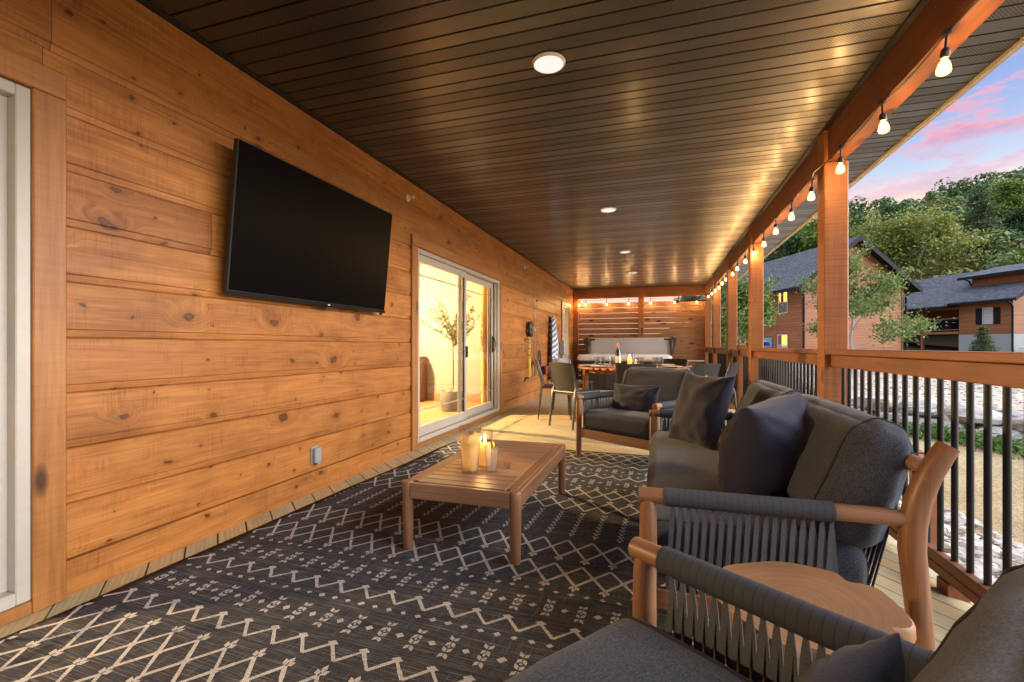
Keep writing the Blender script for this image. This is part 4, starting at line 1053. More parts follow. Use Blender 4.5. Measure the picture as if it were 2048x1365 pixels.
M['resin'] = plain('dark_moulded_resin', (.034, .033, .033), .36, var=.04, spec=.55)
def dining_chair(name, label, grp):
    t = thing(name, label, 'dining chair', (0, 0, 0), 0, grp)
    mb = cushion(.45, .44, .034, .016, (0, 0, -.006), 10, 0, 0, (0, .0, .448)); mb.build('seat', M['resin'], t, smooth='all')
    # back: bowed sheet, leaning back, front faces +y
    def surf(u, v, off):
        x = u*(.185 + .012*v); z = .475 + .335*v; y = -.205 - .075*v - .02*v*v + .035*u*u + off; return (x, y, z + .012*(1-u*u)*(v > .99))
    mb = MB(); nu, nv = 12, 10
    for off in (0, -.011):
        for i in range(nu+1):
            for j in range(nv+1): mb.v.append(surf(-1+2*i/nu, j/nv, off))
    S = (nu+1)*(nv+1); I = lambda i, j, q: q*S + i*(nv+1) + j
    for i in range(nu):
        for j in range(nv):
            mb.f.append((I(i,j,0), I(i+1,j,0), I(i+1,j+1,0), I(i,j+1,0))); mb.f.append((I(i,j,1), I(i,j+1,1), I(i+1,j+1,1), I(i+1,j,1)))
    for i in range(nu):
        for j in (0, nv): mb.f.append((I(i,j,0), I(i,j,1), I(i+1,j,1), I(i+1,j,0)))
    for j in range(nv):
        for i in (0, nu): mb.f.append((I(i,j,0), I(i,j+1,0), I(i,j+1,1), I(i,j,1)))
    mb.m = [0]*len(mb.f); mb.build('backrest', M['resin'], t, smooth=True)
    for s in (-1, 1):
        pts = [(s*.212, -.255, 0), (s*.208, -.225, .25), (s*.205, -.205, .45)] + [(s*(.195+.012*v), -.205-.075*v-.02*v*v+.035, .475+.335*v) for v in (.1, .4, .7, 1.0)]
        mb = MB(); mb.tube(pts, [.013, .017, .021, .019, .017, .015, .013], 8, flat=(.8, 1.2)); mb.build('rear_leg', M['resin'], t, smooth=True)
        mb = MB(); mb.tube([(s*.205, .205, 0), (s*.202, .195, .25), (s*.198, .185, .44)], [.012, .016, .021], 8); mb.build('front_leg', M['resin'], t, smooth=True)
    mb = MB(); mb.bbox(-.19, .19, -.205, -.185, .415, .440, .004); mb.build('rear_rail', M['resin'], t)
    return t
G = 'dark moulded chairs around the dining table'
CH = [(234, 1.10, 'dark moulded chair seen from behind, its brown back fully in view beside the armchair'),
      (194, 1.07, 'dark moulded chair turned side-on, nearest the striped towel'),
      (275, 1.13, 'dark moulded chair half hidden behind the far armchair back'),
      (150, 1.06, 'dark moulded chair on the far side of the table next to the house wall'),
      (312, 1.08, 'dark moulded chair seen from behind, just past the armchair on the railing side'),
      (338, 1.10, 'dark moulded chair seen edge-on closest to the railing'),
      (62, 1.05, 'dark moulded chair facing the camera in front of the hot tub')]
c0 = dining_chair('dining_chair', CH[0][2], G)
for i, (a, r, l) in enumerate(CH):
    c = c0 if i == 0 else copy_tree(c0)
    c['label'] = l; th = R(a)
    px, py = TX + r*math.cos(th), TY + r*math.sin(th)
    c.location = (px, py, 0); c.rotation_euler = (0, 0, math.atan2(TY-py, TX-px) - PI/2)
# tableware
M['plate'] = plain('cream_stoneware', (.70, .62, .52), .35, var=.03)
M['linen'] = plain('white_linen', (.72, .68, .62), .9, bump=.3)
def plate(x, y, label):
    t = thing('dinner_plate', label, 'plate', (x, y, TZ), 0, 'plates on the dining table')
    mb = MB(); mb.lathe([(0, .001), (.07, .001), (.085, .006), (.135, .018), (.136, .021), (.084, .011), (.07, .007), (0, .007)], (0, 0, 0), 32); mb.build('plate_body', M['plate'], t, smooth=True)
    mb = MB(); mb.bbox(-.05, .05, -.018, .018, .0085, .020, .003); mb.build('folded_napkin', M['linen'], t)
PLT = [(-.93, 6.55, 'cream plate at the table edge closest to the house wall'), (-.74, 6.30, 'cream plate in front of the brown-backed chair'), (-.80, 7.03, 'cream plate on the far left rim of the table'),
       (.17, 6.50, 'cream plate at the railing side of the table'), (-.14, 6.25, 'cream plate nearest the far armchair back'), (.10, 7.10, 'cream plate beside the two tumblers near the hot tub')]
for x, y, l in PLT: plate(x, y, l)
g0 = None
GL = [(-.835, 6.72, 'empty clear tumbler closest to the house wall'), (-.765, 6.76, 'empty clear tumbler second from the house wall'), (-.60, 6.42, 'empty clear tumbler just left of the wine bottle'),
      (-.56, 7.05, 'empty clear tumbler behind the wine bottle'), (-.285, 6.35, 'empty clear tumbler in front of the dining candle'), (-.23, 6.66, 'empty clear tumbler right of the dining candle'),
      (-.045, 6.62, 'empty clear tumbler of the railing-side pair, left one'), (.025, 6.66, 'empty clear tumbler of the railing-side pair, right one')]
for x, y, l in GL:
    if g0 is None:
        mb = MB(); tumbler(mb, .030, .042, .135, (0, 0, 0), 18, .003, .018); g0 = mb.build('tumbler', M['tumbler'], None, smooth=True); o = g0
    else: o = g0.copy(); COL.objects.link(o)
    o.location = (x, y, TZ); tag(o, l, 'tumbler', 'clear tumblers on the dining table')
hurricane('lit candle in a glass cylinder at the middle of the dining table', (-.375, 6.62, TZ), .95, 'candles in glass cylinders')
o = hurricane('small lit candle glass beside the taller dining candle', (-.30, 6.72, TZ), .55, 'candles in glass cylinders')
wb = thing('wine_bottle', 'dark wine bottle with a cream label on the dining table', 'bottle', (-.53, 6.60, TZ))
M['bottle_glass'] = plain('dark_bottle_glass', (.012, .008, .006), .08, spec=.8)
mb = MB(); mb.lathe([(.030, 0), (.0375, .004), (.038, .19), (.033, .215), (.016, .245), (.0145, .262)], (0, 0, 0), 24); mb.build('bottle_body', M['bottle_glass'], wb, smooth=True)
mb = MB(); mb.lathe([(.0145, .262), (.0150, .263), (.0150, .312), (.0160, .313), (.0160, .322), (.0, .3225)], (0, 0, 0), 18); mb.build('foil_cap', plain('copper_foil', (.45, .20, .07), .35, .6), wb, smooth=True)
def label_mat():
    t = NT('paper_bottle_label'); x, y, z = t.xyz(t.obj())
    f = t.math('FRACT', t.math('MULTIPLY', z, 75.0)); b = t.math('MULTIPLY', t.math('LESS_THAN', f, .35), t.math('GREATER_THAN', t.noise(t.scl(t.obj(), (160, 160, 20)), 1, 1), .48))
    return t.end(t.mix(t.math('MULTIPLY', b, .5), (.72, .62, .42), (.22, .15, .08)), .7)
M['label'] = label_mat()
mb = MB(); mb.lathe([(.0383, .055), (.0386, .056), (.0386, .150), (.0383, .151)], (0, 0, 0), 24); mb.build('paper_label', M['label'], wb, smooth=True)

# ================================================================ hot tub
ht = thing('hot_tub', 'hot tub with white shell and its cover folded upright at the porch end', 'hot tub', (-.76, 11.85, 0))
M['acrylic'] = plain('white_acrylic_shell', (.72, .68, .64), .22, var=.02)
M['tub_side'] = plain('dark_tub_cabinet', (.030, .026, .024), .5)
M['cover_in'] = plain('grey_cover_lining', (.34, .345, .355), .55)
M['vinyl_black'] = plain('black_cover_vinyl', (.018, .018, .020), .45, bump=.3)
mb = MB(); mb.bbox(-.98, .98, -.93, .97, 0, .70, .03)
for k in range(12): mb.box(-.9+k*.16, -.892+k*.16, -.936, -.931, .05, .66)
mb.build('cabinet', M['tub_side'], ht)
cushion(2.13, 2.06, .15, .07, (0, 0, .0), 12, 0, 0, (0, 0, .745)).build('shell_rim', M['acrylic'], ht, smooth='all')
mb = cushion(2.12, .12, .44, .03, (0, 0, 0), 10, 0, .004, (.02, .83, 1.02)); mb.build('folded_cover', M['cover_in'], ht, smooth='all')
mb = MB(); mb.bbox(-1.05, 1.09, .80, .97, 1.205, 1.25, .012); mb.build('cover_edge', plain('bronze_cover_edge', (.16, .12, .11), .4), ht)
for s in (-1, 1):
    mb = MB(); xx = s*1.07 + .02
    mb.bbox(xx-.03, xx+.03, .72, .86, .55, 1.24, .012); mb.bbox(xx - (.19 if s > 0 else -.0), xx + (0 if s > 0 else .19), .765, .80, 1.17, 1.225, .008); mb.build('cover_lifter_arm', M['vinyl_black'], ht)
    mb = MB(); mb.add([(xx, .70, 1.27), (xx+s*.13, .74, 1.22), (xx+s*.10, .74, 1.05), (xx+s*.03, .72, .80), (xx-s*.05, .72, 1.10), (xx, .75, 1.27), (xx+s*.13, .79, 1.22), (xx+s*.10, .79, 1.05), (xx+s*.03, .77, .80), (xx-s*.05, .77, 1.10)],
               [(0,1,2,3,4),(9,8,7,6,5)]+[(i,(i+1)%5,5+(i+1)%5,5+i) for i in range(5)]); mb.build('skirt_flap', M['vinyl_black'], ht)
# bracket arm by the end screen
ba = thing('bracket_arm', 'thin black bracket arm with stay wire across the end of the porch', 'bracket', (.6, 12.6, 2.15))
mb = MB(); mb.tube([(-.14, 0, .02), (.56, 0, .03)], .014, 8); mb.bbox(-.16, -.08, -.02, .02, -.02, .05, .004); mb.build('arm', M['black_metal'], ba, smooth=True)
mb = MB(); mb.tube([(-.10, 0, 0), (.25, .0, -.25), (.56, 0, -.42)], .0035, 6); mb.build('stay_wire', M['black_metal'], ba)

# ================================================================ things hung on the wall
M['rack'] = wood('rack_wood', (.25, .12, .05), (.42, .22, .10), axis=1)
rk = thing('rod_rack', 'two wooden rail rack for fishing rods on the pine wall', 'rod rack', (XW, 8.42, .45))
mb = MB(); mb.bbox(.002, .085, -.42, .40, -.012, .012, .004); mb.bbox(.0, .02, -.42, .40, -.06, -.013, .003); mb.build('lower_rail', M['rack'], rk)
mb = MB(); mb.bbox(.002, .075, -.42, .40, .69, .708, .004); mb.bbox(.0, .02, -.42, .40, .65, .689, .003); mb.build('upper_rail', M['rack'], rk)
M['yellow'] = plain('yellow_grip', (.72, .52, .04), .5)
M['red'] = plain('red_plastic', (.55, .04, .03), .4)
M['cork'] = plain('cork_grip', (.42, .28, .15), .8)
M['graphite'] = plain('graphite_blank', (.10, .075, .06), .3)
for i, (dy, col, top, l, reel) in enumerate(((-.30, 'yellow', 1.18, 'short yellow handled rod at the near end of the rack', 0), (-.21, 'yellow', 1.18, 'short yellow handled rod, second along the rack', 0),
        (.02, 'cork', 2.12, 'tall fishing rod with cork grip on the rack', 1), (.12, 'black_plastic', 2.05, 'tall fishing rod with black grip on the rack', 1), (.27, 'cork', 2.14, 'tall fishing rod with a red tip bead, far end of the rack', 1))):
    t = thing('fishing_rod', l, 'fishing rod', (XW+.05, 8.42+dy, .463), 0, 'rods standing in the rack')
    h = top - .463
    mb = MB(); mb.tube([(0, 0, 0), (0, 0, .33)], .0115, 10); mb.build('grip', M[col if col != 'yellow' else 'yellow'], t, smooth=True)
    mb = MB(); mb.tube([(0, 0, .33), (.004, .004, h)], [.0075 if col == 'yellow' else .005, .002 if col != 'yellow' else .0065], 8); mb.build('rod_blank', M['yellow' if col == 'yellow' else 'graphite'], t, smooth=True)
    mb = MB()
    for q in (.55, .72, .86): mb.tube([(.0, 0, h*q-.006), (0, 0, h*q+.006)], .009, 8)
    mb.build('line_guide', M['chrome' if col != 'yellow' else 'black_plastic'], t)
    if reel:
        mb = MB(); mb.tube([(.03, .0, .24), (.085, -.01, .24)], .034, 14); mb.tube([(.06, -.01, .24), (.06, .06, .27)], .006, 6); mb.tube([(.06, .06, .255), (.06, .06, .29)], .011, 8); mb.bbox(.005, .03, -.008, .008, .20, .30, .003); mb.build('reel', M['chrome' if i == 2 else 'black_plastic'], t, smooth=True)
    if i == 4:
        mb = MB(); mb.lathe([(0, -.022), (.018, -.012), (.022, 0), (.018, .012), (0, .022)], (0, 0, h*.86), 12); mb.build('red_bead', M['red'], t, smooth=True)
fg = cushion(.05, .12, .27, .022, (.0, .01, .01), 10, 4, .035); o = fg.build('tackle_pouch', M['vinyl_black'], None, smooth='all'); o.location = (XW+.062, 8.17, 1.33); tag(o, 'black cloth pouch hanging above the upper rack rail', 'pouch')
ln = thing('landing_net', 'black landing net frame hanging flat on the wall beside the rods', 'net', (XW+.02, 9.02, .60))
mb = MB(); mb.tube([(0, .12*math.cos(a), .16+.17*math.sin(a)) for a in [2*PI*k/24 for k in range(25)]], .007, 6, cap=False); mb.tube([(0, 0, -.01), (0, 0, -.16)], .010, 8); mb.build('hoop', M['black_plastic'], ln, smooth=True)
mb = MB()
for k in range(7): y = -.105+.035*k; hh = .16*math.sqrt(max(.01, 1-(y/.12)**2)); mb.tube([(0, y, .16-hh), (.004, y, .16+hh)], .0022, 5)
for k in range(7): z = .02+.046*k; w = .115*math.sqrt(max(.01, 1-((z-.16)/.17)**2)); mb.tube([(0, -w, z), (0, w, z)], .0022, 5)
mb.build('netting', M['black_plastic'], ln)
pb = thing('black_bag', 'small black mesh bag with a red handled tool below the rods', 'bag', (XW+.06, 9.35, .52))
cushion(.10, .42, .15, .05, (.02, .02, .02), 10, 8, .02, (0, .05, 0)).build('bag_body', M['vinyl_black'], pb, smooth='all')
mb = MB(); mb.tube([(.03, .20, .03), (.03, .30, .12), (.02, .34, .20)], .008, 6); mb.build('strap', M['black_plastic'], pb)
mb = MB(); mb.tube([(.06, -.20, .10), (.06, -.17, -.02), (.06, -.15, -.10)], [.018, .022, .012], 8); mb.build('red_handle', M['red'], pb, smooth=True)
M['orange'] = plain('orange_plastic', (.80, .18, .03), .4)
bo = MB(); bo.lathe([(0, -.03), (.02, -.025), (.032, 0), (.022, .02), (0, .045)], (0, 0, 0), 14); o = bo.build('fishing_float', M['orange'], None, smooth=True); o.location = (XW+.04, 9.62, .17); tag(o, 'orange fishing float hanging low beside the towel', 'float')
def towel_mat():
    t = NT('striped_towel'); x, y, z = t.xyz(t.obj())
    a = t.n('ShaderNodeAttribute', o=1, attribute_name='cloth')
    s, v, _ = t.xyz(a)
    f = t.math('FRACT', t.math('MULTIPLY', v, 11.0))
    st = t.ramp(f, [(.46, 0.0), (.50, 1.0), (.96, 1.0), (1.0, 0.0)])
    c = t.mix(st, (.74, .72, .68), (.11, .23, .47))
    t.bump(t.noise(t.obj(), 300, 2), .3, .002)
    return t.end(c, .95, Specular_IOR_Level=.1)
M['towel'] = towel_mat()
def towel():
    mb = MB(); nu, nv = 30, 44; at = []
    for q, off in ((0, .0), (1, .012)):
        for i in range(nu+1):
            for j in range(nv+1):
                s = i/nu; v = j/nv
                w = .24 + .50*min(1, v*1.5)**.8
                L = 1.06 + .42*(1-s)
                y = -.08*0 + (s-.42)*w + .05*v; z = -v*L
                x = .055 + .050*math.sin(s*15+v*1.2)*(.5+.5*min(1, 1.6*(1-v*.4))) + .02*math.sin(s*31+v*3) + .03*noise.noise(Vector((s*3, v*3, 1)))
                mb.v.append((x - off, y, z)); at.append((s, v*L/1.3 + (s*.30 if v < .70 else s*-.25), 0))
    S = (nu+1)*(nv+1); I = lambda i, j, q: q*S+i*(nv+1)+j
    for i in range(nu):
        for j in range(nv):
            mb.f.append((I(i,j,0), I(i+1,j,0), I(i+1,j+1,0), I(i,j+1,0))); mb.f.append((I(i,j,1), I(i,j+1,1), I(i+1,j+1,1), I(i+1,j,1)))
    for i in range(nu):
        for j in (0, nv): mb.f.append((I(i,j,0), I(i,j,1), I(i+1,j,1), I(i+1,j,0)))
    for j in range(nv):
        for i in (0, nu): mb.f.append((I(i,j,0), I(i,j+1,0), I(i,j+1,1), I(i,j,1)))
    mb.m = [0]*len(mb.f); return mb, at
mb, at = towel(); t = thing('beach_towel', 'blue and white striped towel hanging from a hook on the pine wall', 'towel', (XW+.02, 10.02, 1.66))
o = mb.build('cloth', M['towel'], t, smooth='all'); a = o.data.attributes.new('cloth', 'FLOAT_VECTOR', 'POINT'); a.data.foreach_set('vector', [c for p in at for c in p])
mb = MB(); mb.tube([(-.02, 0, .0), (.05, 0, .0), (.075, 0, .035)], .009, 8); mb.bbox(-.019, -.012, -.03, .03, -.06, .05, .003); o = mb.build('wall_hook', M['black_metal'], None, (XW+.02, 9.96, 1.645)); o.location = (XW+.02, 9.96, 1.66); tag(o, 'black wall hook that carries the striped towel', 'hook')
for v in o.data.vertices: v.co += Vector((XW+.02, 9.96, 1.645))

# ================================================================ string lights
rng_b = random.Random(40)
def string_light(label, path, spots, drop=.062):
    c = spots[0]; t = thing('string_light', label, 'string light', c, 0, 'strings of warm bulbs')
    mb = MB(); mb.tube([Vector(p) - Vector(c) for p in path], .0042, 6); mb.build('cord', M['black_plastic'], t, smooth=True)
    base = None
    for s in spots:
        d = Vector(s) - Vector(c)
        if base is None:
            mb = MB(); mb.lathe([(0, -.004), (.010, -.009), (.020, -.024), (.0250, -.045), (.0268, -.056), (.0235, -.067), (.014, -.0730), (0, -.0745)], (0, 0, -drop-.036), 20)
            b = mb.build('bulb', M['bulb_shell'], t, smooth=True)
            mb = MB(); mb.lathe([(0, -.022), (.008, -.028), (.011, -.040), (.011, -.052), (.007, -.060), (0, -.063)], (0, 0, -drop-.036), 14); mb.build('filament', M['filament'], b, smooth=True)
            mb = MB(); mb.lathe([(.0055, .006), (.0055, -drop+.004), (.011, -drop), (.0165, -drop-.008), (.0175, -drop-.032), (.0145, -drop-.040), (0, -drop-.040)], (0, 0, 0), 14); mb.bbox(-.012, .012, -.016, .016, -.006, .014, .003); mb.build('socket', M['black_plastic'], b, smooth=True)
            base = b
        else: b = copy_tree(base, t)
        b.location = d; b.rotation_euler = (rng_b.uniform(-.10, .10), rng_b.uniform(-.10, .10), 0)
    return t
rng = random.Random(3)
BZ = 2.362
spots = [(1.178, 2.445 + .603*k, BZ + rng.uniform(-.008, .006)) for k in range(-2, 17)]
path = []
for i, s in enumerate(spots):
    path.append(s)
    if i < len(spots)-1:
        n = spots[i+1]
        for q in (.25, .5, .75):
            y = s[1] + (n[1]-s[1])*q; near = min(abs(y-(p_+.08)) for p_ in PY[1:])
            path.append((1.178 - (.035 if near < .13 else 0), y, BZ - .022*math.sin(PI*q) + (.01 if i % 3 == 1 else 0)))
string_light('string of warm bulbs along the inside of the long porch beam', path, spots)
spots = [(x, 12.935, 2.296 + .0) for x in (-2.10, -1.92, -1.35, -.757, -.187, .406, .972)]
path = []
for i, s in enumerate(spots):
    path.append(s)
    if i < len(spots)-1: path.append(((s[0]+spots[i+1][0])/2, 12.935, 2.285))
string_light('string of warm bulbs across the top of the slatted end screen', path, spots, .045)

# ================================================================ inside the lit room
M['shade'] = lit_glass('lamp_shade_fabric', (1.0, .66, .28), 2.2, .5)
def floor_lamp(x, y, e, label):
    t = thing('floor_lamp', label, 'lamp', (x, y, RZ0), 0, 'lamps in the lit room')
    mb = MB(); mb.lathe([(.14, 0), (.14, .02), (.02, .03), (.011, .05), (.011, 1.55), (0, 1.55)], (0, 0, 0), 20); mb.build('stand', M['brass'], t, smooth=True)
    mb = MB(); mb.lathe([(.21, 1.50), (.15, 1.80)], (0, 0, 0), 28); mb.build('lamp_shade', M['shade'], t, smooth=True)
    l = bpy.data.lights.new('lamp_bulb', 'POINT'); l.energy = e; l.color = (1, .645, .30); l.shadow_soft_size = .05
    lo = bpy.data.objects.new('lamp_bulb', l); COL.objects.link(lo); lo.parent = t; lo.location = (0, 0, 1.64)
floor_lamp(-4.35, 5.75, 820, 'brass floor lamp glowing inside the room behind the sliding door')
floor_lamp(-3.9, .25, 260, 'brass floor lamp glowing inside the room behind the near door')
ol = thing('olive_tree', 'potted olive tree standing inside the glass sliding door', 'potted tree', (-2.99, 6.47, RZ0))
M['pot'] = plain('grey_ribbed_pot', (.12, .115, .10), .7, bump=.4)
M['bark'] = plain('olive_bark', (.13, .09, .06), .9, bump=.5)
def leaf_mat(name, cols, tr=.35):
    t = NT(name); r = t.n('ShaderNodeNewGeometry', o=8)
    c = t.ramp(r, [(k/(len(cols)-1), q) for k, q in enumerate(cols)])
    t.set(t.b, 'Base Color', c); t.set(t.b, 'Roughness', .55); t.set(t.b, 'Specular IOR Level', .25)
    tl = t.n('ShaderNodeBsdfTranslucent', {'Color': c}); mx = t.n('ShaderNodeMixShader', {0: tr, 1: t.b.outputs[0], 2: tl}); t.t.links.new(mx, t.out.inputs[0]); return t.m
M['olive_leaf'] = leaf_mat('olive_leaves', [(.07, .10, .035), (.12, .15, .06), (.18, .20, .09)], .2)
mb = MB(); mb.lathe([(.16, 0), (.18, .01), (.205, .18), (.19, .29), (.185, .305), (.17, .305), (.17, .27), (0, .27)], (0, 0, 0), 28); mb.build('pot', M['pot'], ol, smooth=True)
rng = random.Random(11)
mb = MB()
for k in range(40):
    a = rng.uniform(0, 6.28); r = rng.uniform(0, .14); c = Vector((r*math.cos(a), r*math.sin(a), .285+rng.uniform(0, .03))); v = Vector((rng.uniform(-1, 1), rng.uniform(-1, 1), rng.uniform(-1, 1))).normalized(); u = v.orthogonal().normalized(); mb.obox(c, v*.026, u*.018, v.cross(u)*.012)
mb.build('wood_chips', plain('pale_wood_chips', (.50, .33, .18), .9), ol)
mb = MB(); lf = MB()
def leaf(lb, p, d, l, w, rng):
    d = Vector(d).normalized(); s = d.cross(Vector((rng.uniform(-1, 1), rng.uniform(-1, 1), rng.uniform(-1, 1)))).normalized(); p = Vector(p)
    n = d.cross(s); lb.add([p, p+d*l*.45+s*w, p+d*l+n*l*.1, p+d*l*.45-s*w], [(0, 1, 2), (0, 2, 3)])
mb.tube([(0, 0, .27), (.01, .0, .6), (-.005, .01, .95), (.005, 0, 1.05)], [.013, .011, .010, .009], 8)
for k in range(18):
    a = k*2.4 + rng.uniform(-.3, .3); el = rng.uniform(.5, 1.25); L_ = rng.uniform(.38, .80)
    p = Vector((0, 0, 1.0 + rng.uniform(-.05, .12))); d = Vector((math.cos(a)*math.cos(el), math.sin(a)*math.cos(el), math.sin(el))); pts = [p]
    for q in range(6):
        d = (d + Vector((rng.uniform(-.25, .25), rng.uniform(-.25, .25), rng.uniform(-.12, .18)))).normalized(); p = p + d*L_/6; pts.append(p)
        for w in range(7):
            ld = (d*.6 + Vector((rng.uniform(-1, 1), rng.uniform(-1, 1), rng.uniform(-.6, .9)))).normalized(); leaf(lf, p + d*rng.uniform(-.05, .05), ld, rng.uniform(.06, .10), .009, rng)
    mb.tube(pts, [.006 - .0006*q for q in range(7)], 5)
mb.build('trunk', M['bark'], ol, smooth=True); lf.build('crown', M['olive_leaf'], ol, fix=False)
M['curtain'] = fabric('ochre_curtain', (.40, .20, .06), (.58, .32, .11), 200, .9, .05)
def curtain(y0, y1, label, x=-2.60):
    mb = MB(); n = 60
    for i in range(n+1):
        y = y0 + (y1-y0)*i/n; xx = x + .045*math.sin(i*.85) + .012*math.sin(i*2.1)
        mb.v += [(xx, y, .06), (xx*1.0, y, 2.36), (xx-.006, y, .06), (xx-.006, y, 2.36)]
    for i in range(n):
        a = 4*i; mb.f += [(a, a+4, a+5, a+1), (a+2, a+3, a+7, a+6)]
    mb.m = [0]*len(mb.f); tag(mb.build('curtain', M['curtain'], None, smooth='all'), label, 'curtain')
curtain(6.75, 7.25, 'ochre curtain gathered inside the sliding door')
cb = thing('cabinet', 'brown wooden cabinet against the cream wall inside the lit room', 'cabinet', (-4.40, 7.28, RZ0))
M['cab'] = wood('cabinet_wood', (.16, .075, .03), (.26, .13, .055), axis=2)
mb = MB(); mb.bbox(-.42, .42, -.22, .22, 0, .80, .006); mb.build('carcass', M['cab'], cb)
for s in (-1, 1):
    mb = MB(); mb.bbox(s*.205-.19, s*.205+.19, -.24, -.222, .06, .76, .005); d = mb.build('door', M['cab'], cb)
    mb = MB(); mb.tube([(s*.04, -.245, .42), (s*.04, -.265, .42)], .010, 8); mb.build('knob', M['brass'], d)
# ================================================================ ground
def hill_el(az):            # skyline slope seen from the porch, by azimuth in degrees right of +Y
    pts = [(-40, .05), (-10, .07), (4, .11), (8, .145), (10.2, .165), (12.6, .205), (16, .248), (19, .258), (24, .256), (27, .268), (31, .272), (40, .24), (55, .12), (70, .03), (90, 0), (180, 0)]
    for (a, b), (c, d) in zip(pts, pts[1:]):
        if a <= az <= c: return b + (d-b)*(az-a)/(c-a)
    return 0.0
def sstep(a, b, x):
    t = max(0, min(1, (x-a)/(b-a))); return t*t*(3-2*t)
def wall_d(x, y): return (x-5.5)*.87 + (y-11.4)*.5
def ground_z(x, y):
    d = wall_d(x, y); r = math.hypot(x, y)
    z = -.80 + .60*sstep(.10, .45, d) + .30*sstep(.5, 9, d) + .1*sstep(9, 25, d)
    z += .035*noise.noise(Vector((x*.5, y*.5, 0)))
    az = math.degrees(math.atan2(x, y)); e = hill_el(az)
    if e > 0: z += (e*142 - 9.5) * sstep(52, 150, r) if e*142 > 9.5 else 0
    return z
def ground_mat():
    t = NT('yard_ground'); p = t.pos(); x, y, z = t.xyz(p)
    d = t.math('ADD', t.math('MULTIPLY', t.math('SUBTRACT', x, 5.5), .87), t.math('MULTIPLY', t.math('SUBTRACT', y, 11.4), .5))
    r = t.n('ShaderNodeVectorMath', {0: p}, o=1, operation='LENGTH')
    wob = t.math('MULTIPLY', t.math('SUBTRACT', t.noise(p, .9, 3), .5), .9)
    # straw
    s1 = t.noise(t.n('ShaderNodeVectorMath', {0: p, 1: (14, 95, 1)}, operation='MULTIPLY'), 1.0, 3, .7); s2 = t.noise(t.n('ShaderNodeVectorMath', {0: p, 1: (95, 14, 1)}, operation='MULTIPLY'), 1.0, 3, .7)
    sv = t.math('MAXIMUM', s1, s2)
    straw = t.ramp(sv, [(.42, (.15, .105, .055)), (.56, (.40, .31, .175)), (.70, (.60, .50, .32))])
    straw = t.mix(.7, straw, t.ramp(t.noise(p, .8, 4), [(.35, (.72, .70, .66)), (.65, (1.08, 1.05, 1.0))]), 'MULTIPLY')
    # gravel
    vo = t.n('ShaderNodeTexVoronoi', {'Vector': p, 'Scale': 11.0}, o=None); vo2 = t.n('ShaderNodeTexVoronoi', {'Vector': p, 'Scale': 27.0}, o=None)
    gcol = t.mix(.5, t.ramp(t.xyz(vo.outputs[1])[0], [(0, (.42, .35, .27)), (.5, (.55, .47, .37)), (1, (.66, .60, .51))]), t.ramp(t.xyz(vo2.outputs[1])[1], [(0, (.36, .29, .22)), (1, (.68, .60, .50))]))
    gcol = t.mix(t.ramp(vo.outputs[0], [(.45, 0.0), (.75, .6)]), gcol, (.14, .12, .10))
    gcol = t.mix(.8, gcol, t.ramp(t.noise(p, .35, 4), [(.35, (.78, .72, .66)), (.65, (1.05, 1.03, 1.0))]), 'MULTIPLY')
    asphalt = t.ramp(t.noise(p, 60, 3), [(.3, (.20, .20, .205)), (.7, (.30, .30, .305))])
    grass = t.ramp(t.noise(p, 3, 5), [(.3, (.055, .075, .025)), (.7, (.12, .15, .05))])
    leafl = t.ramp(t.noise(p, .8, 5), [(.3, (.03, .032, .014)), (.7, (.07, .07, .03))])
    dw = t.math('ADD', d, wob)
    c = t.mix(t.ramp(t.math('MULTIPLY_ADD', dw, .5, .5), [(.48, 0.0), (.52, 1.0)]), straw, gcol)
    road = t.math('MULTIPLY', t.math('GREATER_THAN', d, 8.2), t.math('LESS_THAN', d, 12.5)); c = t.mix(road, c, asphalt)
    c = t.mix(t.math('GREATER_THAN', dw, 14.0), c, grass)
    c = t.mix(t.ramp(t.math('DIVIDE', r, 100.0), [(.50, 0.0), (.60, 1.0)]), c, leafl)
    t.bump(t.math('ADD', sv, t.math('MULTIPLY', vo.outputs[0], -.5)), .5, .03)
    return t.end(c, .95, Specular_IOR_Level=.1)
M['ground'] = ground_mat()
def ground():
    mb = MB(); azs = []; a = -180.0
    while a < 180: azs.append(a); a += .8 if -24 <= a <= 62 else 5.0
    rs = [1.5]
    while rs[-1] < 700: rs.append(rs[-1]*1.022 if 8 < rs[-1] < 22 else rs[-1]*1.06)
    n = len(azs); mb.v.append((0, 0, -.8))
    for r in rs:
        for az in azs:
            x, y = r*math.sin(R(az)), r*math.cos(R(az)); mb.v.append((x, y, ground_z(x, y)))
    for i in range(n): mb.f.append((0, 1+(i+1) % n, 1+i))
    for k in range(len(rs)-1):
        for i in range(n):
            a, b = 1+k*n+i, 1+k*n+(i+1) % n; mb.f.append((a, b, b+n, a+n))
    mb.m = [0]*len(mb.f); return mb
struct('ground', ground(), M['ground'], smooth='all')
